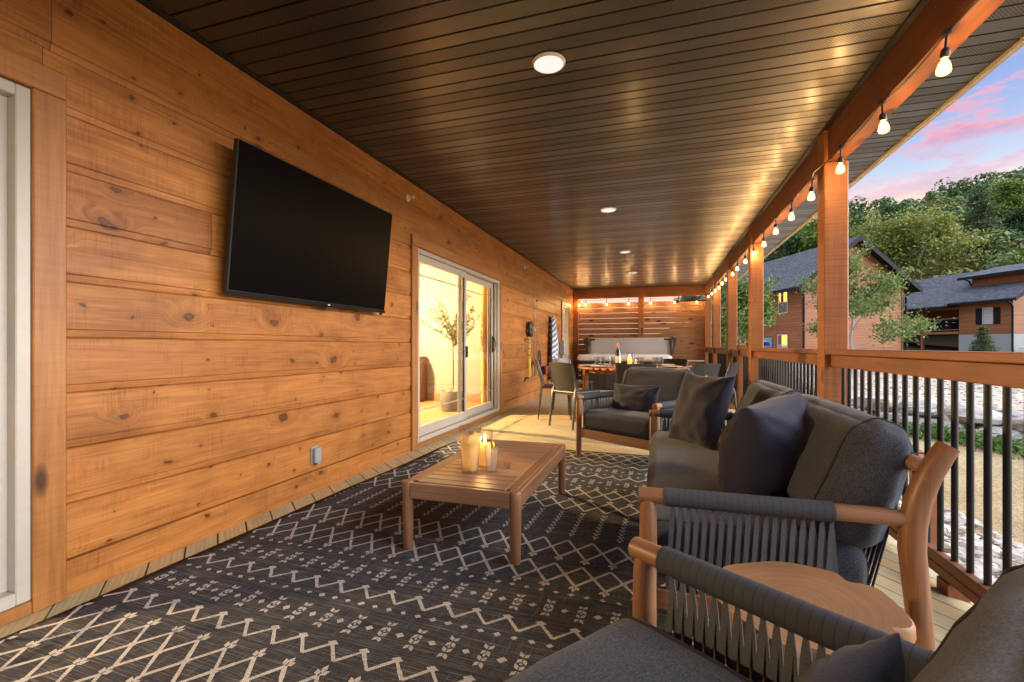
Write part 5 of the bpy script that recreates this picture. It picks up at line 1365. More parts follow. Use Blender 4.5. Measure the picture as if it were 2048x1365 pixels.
# ---- stones along the porch edge and on the slope
def stone(mb, c, s, rng, flat=.6, sub=5):
    n, m = sub, sub+2; sd = rng.uniform(0, 100); a = rng.uniform(0, 6.28); ca, sa = math.cos(a), math.sin(a)
    vs = [(0, 0, -flat*s[2])]
    def P(th, ph):
        d = Vector((math.cos(th)*math.sin(ph), math.sin(th)*math.sin(ph), math.cos(ph))); k = 1 + .45*noise.noise(d*1.3+Vector((sd, 0, 0)))
        # chunky: squash towards a box
        mxx = max(abs(d.x), abs(d.y), abs(d.z)); k *= (.62 + .38/mxx*.75)
        return (d.x*s[0]*k, d.y*s[1]*k, d.z*s[2]*k)
    o = len(mb.v); pts = [P(0, PI)] + [P(2*PI*i/m, PI*(1-j/n)) for j in range(1, n) for i in range(m)] + [P(0, 0)]
    mb.v += [(c[0]+p[0]*ca-p[1]*sa, c[1]+p[0]*sa+p[1]*ca, c[2]+p[2]) for p in pts]
    for i in range(m): mb.f.append((o, o+1+(i+1) % m, o+1+i)); mb.m.append(0)
    for j in range(n-2):
        for i in range(m): a_, b_ = o+1+j*m+i, o+1+j*m+(i+1) % m; mb.f.append((a_, b_, b_+m, a_+m)); mb.m.append(0)
    L_ = o+len(pts)-1; q = o+1+(n-2)*m
    for i in range(m): mb.f.append((q+i, q+(i+1) % m, L_)); mb.m.append(0)
def stone_mat(name, c1, c2, c3):
    t = NT(name); r = t.n('ShaderNodeNewGeometry', o=8); p = t.pos()
    c = t.ramp(r, [(0, c1), (.5, c2), (1, c3)])
    c = t.mix(.8, c, t.ramp(t.noise(p, 9, 5, .65), [(.3, (.62, .60, .57)), (.6, (1.05, 1.05, 1.05))]), 'MULTIPLY')
    st = t.noise(t.scl(p, (2, 2, 16)), 1.0, 4, .6)
    c = t.mix(.5, c, t.ramp(st, [(.35, (.7, .68, .65)), (.6, (1, 1, 1))]), 'MULTIPLY')
    t.bump(t.noise(p, 22, 5, .7), .5, .02); return t.end(c, .92, Specular_IOR_Level=.15)
M['stones'] = stone_mat('limestone_rubble', (.40, .34, .28), (.53, .49, .44), (.62, .60, .57))
M['boulder'] = stone_mat('limestone_boulder', (.38, .365, .33), (.47, .455, .42), (.53, .515, .48))
rng = random.Random(21); mb = MB()
for k in range(2300):
    y = rng.uniform(1.5, 9.5); w = 1.35 + .12*noise.noise(Vector((y, 0, 0))); x = 1.42 + rng.random()**1.15*(w+.35)
    s = rng.uniform(.02, .07) * (1.7 if rng.random() < .12 else 1); stone(mb, (x, y, ground_z(x, y)+s*.2), (s*rng.uniform(.8, 1.9), s, s*.5), rng, sub=5)
tag(mb.build('river_stones', M['stones'], None, fix=False), 'strip of pale broken limestone laid along the porch edge', 'gravel', kind='stuff')
mb = MB()
for k in range(2600):
    t_ = rng.uniform(-9, 9); d = .5 + 7.5*rng.random()**1.4; x = 5.5 + .87*d + .5*t_; y = 11.4 + .5*d - .87*t_
    s = rng.uniform(.02, .06)*(2 if rng.random() < .05 else 1); stone(mb, (x, y, ground_z(x, y)+s*.2), (s*rng.uniform(.8, 1.4), s, s*.6), rng, sub=3)
tag(mb.build('slope_gravel', M['stones'], None, fix=False), 'loose gravel scattered on the slope above the stone wall', 'gravel', kind='stuff')
# ---- stacked boulder wall
rw = thing('stone_wall', 'low retaining wall of stacked pale boulders across the yard', 'wall', (5.5, 11.4, -.8)); o = (5.5, 11.4, -.8)
for row in (0, 1):
    t_ = -8.5 + row*.35
    while t_ < 8.5:
        ln_ = rng.uniform(.26, .60); hgt = rng.uniform(.17, .215)
        d = .10 + .14*row + rng.uniform(-.04, .04); x = 5.5 + .87*d + .5*(t_+ln_); y = 11.4 + .5*d - .87*(t_+ln_)
        mb = MB(); r2 = random.Random(int(t_*100)+row)
        stone(mb, (0, 0, 0), (ln_*1.0, .32, hgt), r2, sub=9)
        a = math.atan2(-.87, .5) + rng.uniform(-.08, .08); a0 = math.atan2(mb.v[1][1], mb.v[1][0])
        # undo the random spin of stone() and lay it along the wall
        r3 = random.Random(int(t_*100)+row); r3.uniform(0, 100); sp = r3.uniform(0, 6.28); q = a - sp; cq, sq = math.cos(q), math.sin(q)
        mb.v = [(p[0]*cq-p[1]*sq, p[0]*sq+p[1]*cq, p[2]) for p in mb.v]
        ob_ = mb.build('boulder', M['boulder'], rw, None, fix=False); ob_.location = (x-5.5, y-11.4, .16 + row*.335)
        t_ += ln_*1.86
# ---- weeds along the wall
M['weed'] = leaf_mat('weed_leaves', [(.06, .13, .025), (.11, .22, .045), (.17, .30, .07)], .3)
mb = MB()
for k in range(520):
    t_ = rng.gauss(0, 2.6) - .6; d = -.25 - abs(rng.gauss(0, .25)); x = 5.5+.87*d+.5*t_; y = 11.4+.5*d-.87*t_; z = ground_z(x, y)
    h = rng.uniform(.08, .30)
    for q in range(9):
        a = rng.uniform(0, 6.28); leaf(mb, (x+rng.uniform(-.05, .05), y+rng.uniform(-.05, .05), z+h*rng.random()), (math.cos(a), math.sin(a), rng.uniform(.1, 1.0)), rng.uniform(.07, .13), .022, rng)
tag(mb.build('weeds', M['weed'], None, fix=False), 'green weeds growing along the foot of the boulder wall', 'weeds', kind='stuff')
# ---- ramp with its handrail outside the gate
rp_ = thing('ramp_railing', 'sloping timber handrail of the ramp outside the porch railing', 'railing', (2.15, 7.0, -.8)); o = (2.15, 7.0, -.8)
def zr(y): return .10 + (y-4.8)*.105
mb = MB(); mb.bbox(2.08, 2.22, 4.72, 4.86, -.82, .09, .005); mb.build('newel', M['cedar_post'], rp_, o)
mb = MB(); mb.bbox(2.08, 2.22, 8.9, 9.04, -.82, .58, .005); mb.build('newel', M['cedar_post'], rp_, o)
mb = MB(); mb.bar((2.15, 4.88, zr(4.88)-.03), (2.15, 8.88, zr(8.88)-.03), .09, .05); mb.build('handrail', M['cedar_rail'], rp_, o)
mb = MB(); mb.bar((2.15, 4.88, zr(4.88)-.72), (2.15, 8.88, zr(8.88)-.72), .05, .09); mb.build('lower_rail', M['cedar_rail'], rp_, o)
for k in range(30):
    y = 5.0 + k*.13; mb = MB(); mb.tube([(2.15, y, zr(y)-.68), (2.15, y, zr(y)-.05)], .0125, 8); mb.build('baluster', M['black_metal'], rp_, o, smooth=True)

# ================================================================ neighbouring cabins
def lap_mat(name, c1, c2, c3, pitch, vert=False):
    t = NT(name); v = t.obj(); x, y, z = t.xyz(v)
    h = t.math('ADD', x, y)
    a = h if vert else z
    f = t.math('FRACT', t.math('DIVIDE', a, pitch)); b = t.math('FLOOR', t.math('DIVIDE', a, pitch)); rb = t.wn(b)
    L_ = t.math('MULTIPLY', rb, 40.0)
    g = t.noise(t.comb(t.math('ADD', t.math('MULTIPLY', z if vert else h, .5), L_), t.math('MULTIPLY', a, 9.0), L_), 1.5, 4, .6)
    c = t.ramp(g, [(.3, c1), (.55, c2), (.75, c3)])
    c = t.mix(.7, c, t.ramp(rb, [(0, (.8, .78, .76)), (1, (1.1, 1.08, 1.05))]), 'MULTIPLY')
    vo = t.n('ShaderNodeTexVoronoi', {'Vector': t.comb(h, t.math('MULTIPLY', z, 2.2), 0.0), 'Scale': 1.5}, o=None)
    k = t.math('MULTIPLY', t.ramp(vo.outputs[0], [(.06, 1.0), (.12, 0.0)]), t.math('GREATER_THAN', t.xyz(vo.outputs[1])[0], .35))
    c = t.mix(k, c, (.06, .022, .01))
    if vert:
        bt = t.math('LESS_THAN', f, .12); c = t.mix(t.math('MULTIPLY', t.ramp(f, [(.10, 0.0), (.13, .6), (.2, 0.0)]), 1.0), c, (.06, .025, .01)); t.bump(bt, .6, .02)
    else:
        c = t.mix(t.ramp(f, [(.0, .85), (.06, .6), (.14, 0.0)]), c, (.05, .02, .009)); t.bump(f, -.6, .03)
    return t.end(c, .65)
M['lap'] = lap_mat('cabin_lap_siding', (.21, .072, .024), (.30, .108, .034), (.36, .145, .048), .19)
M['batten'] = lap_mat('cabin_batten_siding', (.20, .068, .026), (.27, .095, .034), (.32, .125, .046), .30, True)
def shingle_mat():
    t = NT('slate_shingles'); v = t.obj(); x, y, z = t.xyz(v)
    vo = t.n('ShaderNodeTexBrick', {'Vector': t.comb(y, t.math('MULTIPLY', t.math('ADD', x, t.math('MULTIPLY', z, .6)), 1.0), 0.0), 'Scale': 1.0, 'Color1': (.055, .058, .068, 1), 'Color2': (.12, .125, .14, 1), 'Mortar': (.03, .03, .035, 1), 'Mortar Size': .012, 'Brick Width': .30, 'Row Height': .14}, o=None)
    c = t.mix(.7, vo.outputs[0], t.ramp(t.noise(v, 7, 5, .7), [(.3, (.7, .7, .72)), (.7, (1.3, 1.3, 1.3))]), 'MULTIPLY')
    t.bump(vo.outputs[1], -.4, .02); return t.end(c, .9, Specular_IOR_Level=.2)
M['shingles'] = shingle_mat()
M['black_trim'] = plain('black_house_trim', (.010, .012, .017), .6, spec=.12)
M['stucco'] = plain('grey_green_stucco', (.30, .32, .31), .9, bump=.2)
M['win_frame'] = plain('cabin_window_frame', (.50, .48, .46), .5)
M['dark_glass'] = plain('dark_window_glass', (.03, .035, .04), .06, spec=.8)
M['pale_glass'] = plain('blind_behind_glass', (.34, .42, .42), .2)
M['win_glow'] = emit('lit_cabin_window', (1.0, .52, .12), .55)
M['red_curtain'] = plain('red_curtain', (.22, .02, .02), .8)
E2 = (.9223, .3861); HRZ = math.atan2(E2[1], E2[0])
def cabin_window(parent, y0, y1, z0, z1, panes, x=0.0):
    mb = MB(); f = .06
    mb.bbox(x-.05, x-.012, y0, y0+f, z0, z1); mb.bbox(x-.05, x-.012, y1-f, y1, z0, z1); mb.bbox(x-.049, x-.012, y0+f, y1-f, z1-f, z1); mb.bbox(x-.049, x-.012, y0+f, y1-f, z0, z0+f)
    zm = (z0+z1)/2; mb.bbox(x-.047, x-.012, y0+f, y1-f, zm-.03, zm+.03)
    w = mb.build('window', M['win_frame'], parent)
    for (a, b, c, d, m) in panes:
        mb = MB(); mb.box(x-.020, x-.014, y0+f+(y1-y0-2*f)*a, y0+f+(y1-y0-2*f)*b, z0+f+(z1-z0-2*f)*c, z0+f+(z1-z0-2*f)*d); mb.build('pane', M[m], w)
    return w
def gable_house(h, Wd, Ln, z_e, z_r, ov, z0=-.4, fy=0.5):
    """walls x 0..Wd (gable towards -y), y 0..Ln, roof ridge along y"""
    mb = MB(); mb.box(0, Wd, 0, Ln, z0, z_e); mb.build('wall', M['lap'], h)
    sl = (z_r - z_e) / (Wd/2)
    mb = MB(); mb.prism([(0, z_e+.001), (Wd, z_e+.001), (Wd/2, z_r-.02)], 1, -.012, Ln); mb.build('gable_wall', M['batten'], h)
    mb = MB(); t = .16
    for s in (-1, 1):
        xe = -ov if s < 0 else Wd+ov; ze = z_e - sl*ov
        p = [(xe, ze+t*.2), (Wd/2, z_r+.02), (Wd/2, z_r+.02+t), (xe, ze+t*1.2)]; mb.prism(p, 1, -fy, Ln+fy)
    mb.build('roof', M['shingles'], h)
    mb = MB()
    for s in (-1, 1):
        xe = -ov-.02 if s < 0 else Wd+ov+.02; ze = z_e - sl*ov
        q = [(xe, ze-.12), (Wd/2, z_r-.12), (Wd/2, z_r+.20), (xe, ze+.20)]; mb.prism(q, 1, -fy-.05, -fy-.003)
        mb.prism([(xe, ze-.05), (Wd/2, z_r-.02), (Wd/2, z_r+.015), (xe, ze+.02)], 1, -fy, 0)
        mb.box(min(xe, xe-s*-.14), max(xe, xe-s*-.14), -fy, Ln+fy, ze-.06, ze+.12)
    mb.build('bargeboard', M['black_trim'], h)
h1 = thing('cabin', 'brown lap sided cabin with a dark gable roof behind the young tree', 'house', (9.03, 34.31, 0), HRZ)
gable_house(h1, 7.0, 13.5, 5.25, 8.0, .75)
cabin_window(h1, 1.50, 2.46, 3.28, 4.82, [(.0, 1, 0, .48, 'dark_glass'), (.0, .45, .52, 1, 'win_glow'), (.45, .78, .52, 1, 'red_curtain'), (.78, 1, .52, 1, 'win_glow')])
cabin_window(h1, 1.50, 2.54, .35, 1.84, [(.0, .62, .45, 1, 'win_glow'), (.62, 1, .45, 1, 'dark_glass'), (0, 1, 0, .43, 'pale_glass')])
mb = MB(); mb.tube([(-.66, -.30, 4.75), (-.30, -.12, 4.55), (-.10, -.10, 4.30), (-.10, -.10, 0)], .07, 8); mb.tube([(7.62, -.35, 4.70), (7.25, -.10, 4.5), (7.10, -.10, 4.2), (7.10, -.10, 0)], .07, 8); mb.build('downspout', M['black_trim'], h1, smooth=True)
mb = MB(); mb.bbox(-.03, -.005, .0, .16, -.3, 5.0); mb.bbox(-.02, .14, -.03, -.013, -.3, 5.0); mb.bbox(6.88, 7.02, -.03, -.013, -.3, 5.0); mb.build('corner_board', M['batten'], h1)
mb = MB(); mb.prism([(-3.2, 2.55), (0, 3.35), (0, 3.5), (-3.2, 2.72)], 1, 5.6, 13.0); mb.build('porch_roof', M['shingles'], h1)
mb = MB(); mb.box(-3.25, -3.2, 5.55, 13.05, 2.38, 2.72); mb.prism([(-3.2, 2.38), (0, 3.2), (0, 3.45), (-3.2, 2.65)], 1, 5.52, 5.59); mb.build('porch_fascia', M['black_trim'], h1)
for y in (5.8, 9.2, 12.7):
    mb = MB(); mb.box(-3.05, -2.9, y, y+.15, 0, 2.45); mb.build('porch_post', M['batten'], h1)
mb = MB(); mb.bbox(-2.7, -.7, 7.0, 9.2, .15, 1.35, .05); cov = tag(mb.build('covered_spa', M['black_trim'], None, None), 'black covered hot tub under the low porch roof of the gabled cabin', 'hot tub')
cov.location = (9.03, 34.31, 0); cov.rotation_euler = (0, 0, HRZ)
# sign on the cabin wall
sg = thing('cabin_sign', 'blue sign with a mountain emblem and white lettering on the cabin wall', 'sign', (9.03, 34.31, 0), HRZ)
M['sign_blue'] = plain('sign_pale_blue', (.16, .34, .50), .5); M['sign_dark'] = plain('sign_dark_blue', (.015, .045, .13), .5); M['sign_white'] = plain('sign_white', (.75, .78, .82), .5)
mb = MB(); mb.bbox(-.06, -.02, 3.14, 4.28, .40, 1.62, .01); mb.build('board', M['sign_blue'], sg)
mb = MB()
mb.prism([(3.25, 1.05), (3.55, 1.36), (3.68, 1.26), (3.85, 1.52), (4.05, 1.22), (4.20, 1.05)], 0, -.066, -.061)
mb.prism([(3.18, .66), (4.24, .66), (4.24, .96), (3.18, .96)], 0, -.066, -.061)
mb.prism([(3.45, .46), (3.97, .46), (4.05, .60), (3.37, .60)], 0, -.066, -.061); mb.build('emblem', M['sign_dark'], sg)
mb = MB(); mb.prism([(3.70, 1.30), (3.85, 1.50), (3.97, 1.33), (3.86, 1.38)], 0, -.070, -.067); mb.build('snow_cap', M['sign_white'], sg)
fc = bpy.data.curves.new('lettering', 'FONT'); fc.body = 'HUDSON'; fc.size = .27; fc.extrude = .003; fc.align_x = 'CENTER'; fc.align_y = 'CENTER'
fo = bpy.data.objects.new('lettering_tmp', fc); COL.objects.link(fo); bpy.context.view_layer.update()
me = bpy.data.meshes.new_from_object(fo.evaluated_get(bpy.context.evaluated_depsgraph_get())); bpy.data.objects.remove(fo)
lo = bpy.data.objects.new('lettering', me); COL.objects.link(lo); lo.parent = sg; me.materials.clear(); me.materials.append(M['sign_white'])
lo.matrix_local = Matrix.Translation((-.072, 3.71, .81)) @ Matrix(((0, 0, -1), (-1, 0, 0), (0, 1, 0))).to_4x4()

h2 = thing('cabin', 'long brown cabin with a slate roof, shuttered window and raised side porch', 'house', (27.08, 47.35, 0), HRZ)
mb = MB(); mb.box(0, 10, 0, 4.1, 2.04, 4.95); mb.box(3.0, 10, 4.1, 16, 2.04, 4.95); mb.build('wall', M['lap'], h2)
mb = MB(); mb.prism([(0, 4.951), (10, 4.951), (5, 7.95)], 1, -.01, .1); mb.build('gable_wall', M['batten'], h2)
mb = MB(); mb.box(-.03, 10, .002, 4.1, -.3, 2.03); mb.box(3.02, 10, 4.1, 16, -.3, 2.03); mb.build('foundation', M['stucco'], h2)
mb = MB()
mb.prism([(-.55, 4.72), (5, 8.05), (5, 8.2), (-.55, 4.88)], 1, -.6, 4.5); mb.prism([(-.9, 4.50), (5, 8.045), (5, 8.19), (-.9, 4.66)], 1, 4.5, 16); mb.prism([(10.6, 4.72), (5, 8.05), (5, 8.2), (10.6, 4.88)], 1, -.6, 16)
mb.prism([(1.3, 7.12), (5, 8.12), (5, 8.30), (1.3, 7.28)], 1, -.62, 5.3)
mb.build('roof', M['shingles'], h2)
mb = MB(); mb.box(2.0, 2.2, -.3, 4.7, 6.2, 7.35); mb.build('dormer_wall', M['batten'], h2)
mb = MB(); mb.box(-.66, -.54, -.62, 4.5, 4.64, 4.80); mb.box(-1.0, -.89, 4.5, 16, 4.42, 4.58); mb.box(1.24, 1.31, -.63, 5.35, 7.02, 7.24); mb.prism([(-.6, 4.60), (5, 7.95), (5, 8.22), (-.6, 4.90)], 1, -.66, -.603); mb.build('bargeboard', M['black_trim'], h2)
mb = MB(); mb.tube([(-.58, -.1, 4.62), (-.2, -.05, 4.4), (-.10, -.05, 4.2), (-.10, -.05, 0)], .07, 8); mb.tube([(1.3, 4.75, 7.05), (1.7, 4.72, 6.9), (1.95, 4.72, 6.5)], .06, 8); mb.build('downspout', M['black_trim'], h2, smooth=True)
cabin_window(h2, 1.40, 2.19, 2.88, 4.28, [(0, 1, 0, .48, 'pale_glass'), (0, 1, .52, 1, 'pale_glass')])
for a, b in ((.88, 1.33), (2.26, 2.72)):
    mb = MB(); mb.bbox(-.05, -.012, a, b, 2.86, 4.25, .01)
    for q in (1/3, 2/3): mb.box(-.052, -.050, a+(b-a)*q-.008, a+(b-a)*q+.008, 2.9, 4.2)
    mb.bbox(-.07, -.051, a, b, 3.15, 3.25, .005); mb.bbox(-.07, -.051, a, b, 3.85, 3.95, .005); mb.build('shutter', M['black_trim'], h2)
mb = MB(); mb.box(-.05, 3.0, 4.1, 16, 2.12, 2.34); mb.build('porch_floor', M['slat_wood'], h2)
mb = MB(); mb.box(-.05, .08, 4.1, 16, 4.30, 4.52); mb.build('porch_beam', M['batten'], h2)
mb = MB(); mb.box(-.03, .04, 4.15, 16, 3.46, 3.56); mb.box(-.03, .04, 4.15, 16, 2.46, 2.54)
mb.build('porch_rail', M['batten'], h2)
mb = MB()
for k in range(60): mb.box(-.01, .015, 4.3+k*.19, 4.33+k*.19, 2.5, 3.5)
mb.build('porch_balusters', M['black_trim'], h2)
for y in (7.35, 11.5):
    mb = MB(); mb.box(-.05, .15, y, y+.2, -.3, 4.32); mb.build('porch_post', M['batten'], h2)
mb = MB(); mb.box(2.9, 2.98, 4.2, 16, 2.36, 4.3); mb.build('porch_back_wall', M['batten'], h2)
mb = MB(); mb.tube([(2.4, 1.9, 6.6), (2.4, 1.9, 7.05)], .05, 8); mb.tube([(3.0, 1.3, 7.6), (3.0, 1.3, 8.15)], .04, 8); mb.build('vent_pipe', M['black_trim'], h2)
mb = MB(); mb.bbox(.35, 2.3, 5.1, 7.1, 2.35, 3.40, .05); t = mb.build('covered_spa', M['black_trim'], None); t.location = (27.08, 47.35, 0); t.rotation_euler = (0, 0, HRZ); tag(t, 'black covered hot tub on the raised porch of the far cabin', 'hot tub')
mb = MB(); mb.bbox(.2, .9, 7.9, 9.6, 2.36, 3.42, .05); t = mb.build('patio_cover', plain('pale_striped_cover', (.5, .5, .5), .8), None); t.location = (27.08, 47.35, 0); t.rotation_euler = (0, 0, HRZ); tag(t, 'pale covered grill on the raised porch of the far cabin', 'grill')
ac = thing('air_conditioner', 'white air conditioning unit beside the far cabin foundation', 'air conditioner', (25.6, 46.9, .6), HRZ)
mb = MB(); mb.bbox(1.3, 2.3, -1.6, -.7, -.6, .40, .03); mb.build('casing', M['white_plastic'], ac)
mb = MB()
for k in range(6): mb.box(1.32, 2.28, -1.615, -1.601, -.45+k*.13, -.41+k*.13)
mb.build('grille', M['black_trim'], ac)
# ================================================================ trees
def px(u, d, z=None):        # point at camera depth d along image column u (2048 px wide frame)
    xc = (u-1024)/925.; S_, C_ = math.sin(R(17.52)), math.cos(R(17.52)); return ((xc*C_-S_)*d, (xc*S_+C_)*d)
M['leaf_maple'] = leaf_mat('maple_leaves', [(.06, .11, .022), (.10, .17, .036), (.15, .215, .05), (.24, .25, .07)], .3)
M['leaf_yellow'] = leaf_mat('yellow_green_leaves', [(.15, .19, .035), (.22, .25, .05), (.30, .29, .07), (.17, .22, .04)], .3)
M['leaf_bright'] = leaf_mat('bright_green_leaves', [(.09, .16, .025), (.15, .23, .04), (.21, .28, .055)], .3)
M['leaf_dark'] = leaf_mat('dark_green_leaves', [(.03, .06, .018), (.055, .10, .026), (.09, .14, .04)], .25)
M['leaf_conifer'] = leaf_mat('conifer_needles', [(.05, .085, .035), (.08, .12, .05), (.12, .15, .07)], .2)
M['grey_bark'] = plain('pale_grey_bark', (.36, .34, .31), .9, bump=.4)
M['brown_bark'] = plain('brown_bark', (.10, .075, .055), .9, bump=.4)
def tree(name, label, base, h, spread, leafm, barkm, seed, nl=9, lsize=.10, lw=.45, fork=.35, lean=(0, 0), limbs=9, droop=0.0, group=None, r0=None, clear=.25, dens=1.0, tilt=(.5, 1.1), cat='tree'):
    rng = random.Random(seed); t = thing(name, label, cat, base, 0, group); tb, lf = MB(), MB()
    r0 = r0 or h*.016
    def limb(p, d, L_, r, depth):
        pts = [p]; n = 6; rr = [r]
        for q in range(n):
            d = (d + Vector((rng.uniform(-.22, .22), rng.uniform(-.22, .22), rng.uniform(-.10, .16) - droop*.1))).normalized(); p = p + d*L_/n; pts.append(p); rr.append(max(r*(1-.75*(q+1)/n), .004))
            if depth > 0 and q >= 1:
                for _ in range(2 if rng.random() < .7 else 1):
                    a = rng.uniform(0, 6.28); sd = (d*.7 + Vector((math.cos(a), math.sin(a), rng.uniform(-.3, .5)))*.8).normalized(); limb(p, sd, L_*rng.uniform(.35, .6), rr[-1]*.55, depth-1)
            if depth <= 1 and q >= (2 if depth else 0):
                for _ in range(int(nl*dens + rng.random())):
                    c = p + Vector((rng.gauss(0, 1), rng.gauss(0, 1), rng.gauss(0, .8)))*lsize*1.5
                    leaf(lf, c, (rng.uniform(-1, 1), rng.uniform(-1, 1), rng.uniform(-1.1, .5)), lsize*rng.uniform(.7, 1.3), lsize*lw*rng.uniform(.8, 1.1), rng)
        tb.tube(pts, rr, 6 if depth > 1 else 4, cap=False)
    top = Vector((lean[0], lean[1], h*.80)); pts = []; rr = []
    for q in range(9):
        f = q/8; pts.append(Vector((lean[0]*f + rng.uniform(-.02, .02)*h*f, lean[1]*f + rng.uniform(-.02, .02)*h*f, h*.80*f))); rr.append(r0*(1-.8*f))
    tb.tube(pts, rr, 8)
    for k in range(limbs):
        f = clear + (1-clear)*(k+.5)/limbs; i = min(7, int(f*8)); p = pts[i].lerp(pts[i+1], f*8-i); a = k*2.4 + rng.uniform(-.4, .4); el = rng.uniform(*tilt) * (1 - .1*f)
        limb(p, Vector((math.cos(a)*math.cos(el), math.sin(a)*math.cos(el), math.sin(el))), spread*rng.uniform(.75, 1.1)*(1-.45*f), r0*.45*(1-.6*f), 2)
    limb(pts[-1], Vector((lean[0]*.02, lean[1]*.02, 1)), h*.22, rr[-1], 1)
    tb.build('trunk', M[barkm], t, smooth=True); lf.build('crown', M[leafm], t, fix=False); return t
b = px(1703, 17.5); tree('young_tree', 'young green leafy tree growing just outside in front of the gabled cabin', (b[0], b[1], ground_z(*b)), 4.5, 1.95, 'leaf_maple', 'grey_bark', 5, nl=3, lsize=.105, lw=.42, limbs=8, clear=.2, r0=.075, tilt=(.15, .5), dens=.8)
b = px(1478, 23); tree('young_tree', 'green leafy tree seen between the far porch posts', (b[0], b[1], ground_z(*b)), 4.6, 2.0, 'leaf_maple', 'grey_bark', 8, nl=2, lsize=.15, lw=.42, limbs=11, clear=.15, r0=.07, tilt=(.2, .8))
# named trees standing on the foot of the hill
FT = [(1768, 60, 13.5, 5.2, 'leaf_yellow', 'grey_bark', 31, (-1.0, 0), 'yellowing tree with forked pale trunk directly above the gabled cabin roof', .75, 1.3),
      (1795, 57, 14.0, 6.2, 'leaf_yellow', 'grey_bark', 32, (3.2, .5), 'yellowing tree with long pale limbs leaning right between the two cabins', .75, 1.3),
      (1905, 64, 8.5, 4.5, 'leaf_dark', 'brown_bark', 33, (0, 0), 'dark green round tree behind the left end of the long cabin roof', .5, 7),
      (2005, 66, 11.5, 4.2, 'leaf_bright', 'grey_bark', 34, (.6, 0), 'bright yellow-green tree rising above the long cabin roof at the right', .6, 5),
      (1640, 66, 15.0, 5.0, 'leaf_bright', 'grey_bark', 36, (0, 0), 'green tree on the hillside seen just left of the large post', .9, 3),
      (1560, 70, 14.0, 5.5, 'leaf_dark', 'brown_bark', 37, (0, 0), 'dark green tree on the hillside under the soffit edge', .9, 3),
      (2075, 60, 9.0, 4.5, 'leaf_dark', 'brown_bark', 38, (0, 0), 'dark green tree at the right picture edge above the long roof', .55, 6)]
for (u, d, h, sp, lm, bm_, sd, lean, lab, ls, nl) in FT:
    b = px(u, d); tree('hillside_tree', lab, (b[0], b[1], ground_z(*b)-.3), h, sp, lm, bm_, sd, nl=nl, lsize=.42*ls, lw=.5, limbs=12, clear=.30, lean=lean, r0=.30, group='trees at the foot of the hill', tilt=(.45, 1.0))
def conifer(name, label, base, h, w, seed, lsize, rows, group=None, bare=.05, dens=26):
    rng = random.Random(seed); t = thing(name, label, 'tree', base, 0, group); tb, lf = MB(), MB()
    tb.tube([(0, 0, 0), (0, 0, h*.5), (0, 0, h)], [h*.014, h*.009, .01], 8)
    for k in range(rows):
        f = bare + (1-bare)*k/rows; z = h*f; L_ = w*(1-f)**.85 + .05*w
        for q in range(max(5, int(9*(1-f)+4))):
            a = rng.uniform(0, 6.28); l = L_*rng.uniform(.7, 1.1); tip = Vector((math.cos(a)*l, math.sin(a)*l, z + l*rng.uniform(-.15, .18)))
            tb.tube([(0, 0, z), tip], [h*.003, .004], 4, cap=False)
            for _ in range(dens):
                s = rng.random()**.7; p = Vector((0, 0, z)).lerp(tip, s) + Vector((rng.gauss(0, 1), rng.gauss(0, 1), rng.gauss(0, .6)))*lsize*.5; leaf(lf, p, (math.cos(a)+rng.uniform(-.9, .9), math.sin(a)+rng.uniform(-.9, .9), rng.uniform(-.4, .5)), lsize*rng.uniform(.7, 1.2), lsize*.17, rng)
    tb.build('trunk', M['brown_bark'], t); lf.build('crown', M['leaf_conifer'], t, fix=False)
b = px(1967, 34.5); conifer('spruce', 'small dark spruce standing in front of the grey cabin foundation', (b[0], b[1], ground_z(*b)), 2.3, .85, 51, .16, 22, dens=22)
b = px(1955, 59); conifer('pine_tree', 'tall grey-green pine with a pale trunk above the long cabin roof', (b[0], b[1], ground_z(*b)), 13.5, 4.2, 52, .62, 20, bare=.22, dens=20)

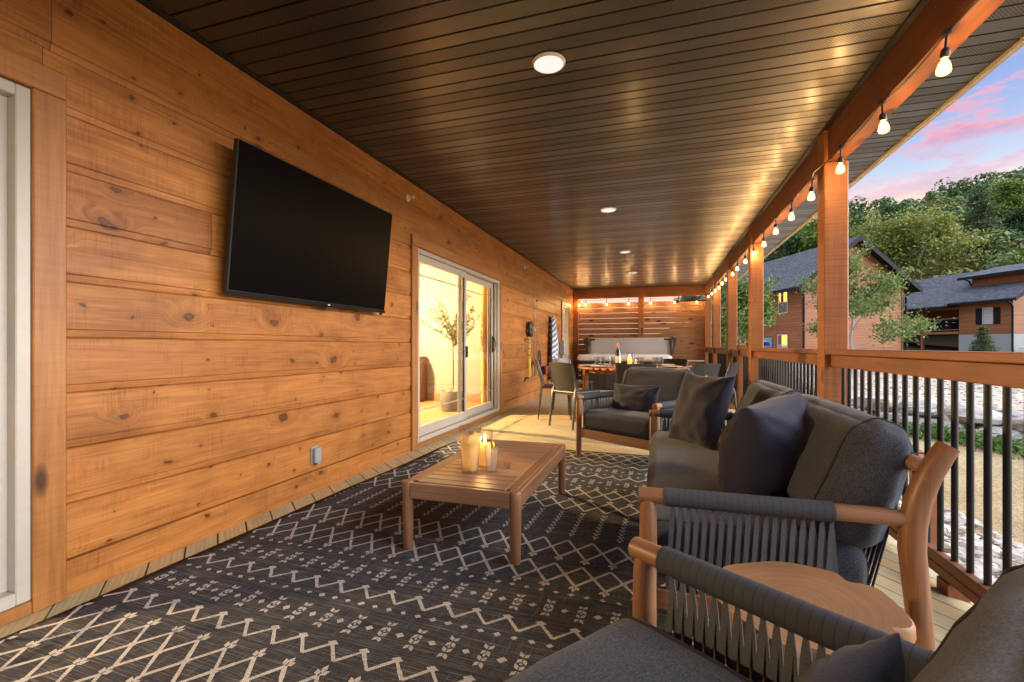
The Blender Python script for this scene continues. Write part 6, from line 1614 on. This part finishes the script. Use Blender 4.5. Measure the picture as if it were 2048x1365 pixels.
# ---- the wooded hill: one mass of crowns
def forest():
    rng = random.Random(77); mb = MB(); n = 0
    spots = []
    for k in range(7000):
        az = rng.uniform(3.5, 44); r = math.sqrt(rng.uniform(66**2, 158**2)); x, y = r*math.sin(R(az)), r*math.cos(R(az))
        if all((x-a)**2+(y-b)**2 > 3.8**2 for a, b in spots): spots.append((x, y))
    for (x, y) in spots:
        gz = ground_z(x, y); h = rng.uniform(7.0, 10.5); cr = rng.uniform(1.9, 3.1); r = math.hypot(x, y); nb = 7
        big = 1.0
        mi = rng.choices((0, 1, 2), (.62, .26, .12))[0]
        cx, cy_ = -x/r, -y/r
        for b_ in range(nb):
            a = rng.uniform(0, 6.28); q = rng.random()**.5*cr*.75; bc = Vector((x+math.cos(a)*q, y+math.sin(a)*q, gz + h*(rng.uniform(.55, .95) - .15*q/cr))); br = cr*rng.uniform(.40, .62)
            m_ = (95 if r < 84 else 80) if r < 110 else 60; sz = (.24 if r < 84 else .28) if r < 110 else .35
            for _ in range(m_):
                d = Vector((rng.gauss(0, 1), rng.gauss(0, 1), rng.gauss(0, 1))).normalized()
                if d.x*cx + d.y*cy_ < -.45 and d.z < .3: continue
                p = bc + Vector((d.x, d.y, d.z*.8))*br*rng.uniform(.75, 1.08)
                nrm = (d + Vector((rng.uniform(-.7, .7), rng.uniform(-.7, .7), rng.uniform(-.3, .8)))).normalized(); u = nrm.orthogonal().normalized(); v = nrm.cross(u); th = rng.uniform(0, 6.28); u, v = u*math.cos(th)+v*math.sin(th), v*math.cos(th)-u*math.sin(th)
                s = sz*rng.uniform(.7, 1.4)
                mb.add([p-u*s, p-v*s*.55, p+u*s, p+v*s*.55], [(0, 1, 2, 3)], mi)
        tp = Vector((x, y, gz)); mb.add([tp+Vector((-.15, 0, 0)), tp+Vector((.15, 0, 0)), tp+Vector((.08, 0, h*.8)), tp+Vector((-.08, 0, h*.8))], [(0, 1, 2, 3)], 3)
    return mb
M['forest_a'] = leaf_mat('forest_leaves_mid', [(.042, .088, .024), (.075, .140, .037), (.105, .175, .048)], .2)
M['forest_b'] = leaf_mat('forest_leaves_light', [(.08, .14, .033), (.125, .19, .046), (.165, .225, .058)], .2)
M['forest_c'] = leaf_mat('forest_leaves_olive', [(.115, .135, .034), (.165, .172, .046), (.21, .20, .055)], .2)
tag(forest().build('forest', [M['forest_a'], M['forest_b'], M['forest_c'], M['brown_bark']], None, fix=False), 'dense green broadleaf forest covering the hillside behind the cabins', 'forest', kind='stuff')
b = px(1925, 148); tree('hillside_tree', 'open crowned tree standing above the skyline of the wooded hill', (b[0], b[1], ground_z(*b)), 12.5, 4.5, 'leaf_dark', 'brown_bark', 61, nl=2, lsize=.55, lw=.5, limbs=10, clear=.5, r0=.25, group='trees at the foot of the hill')
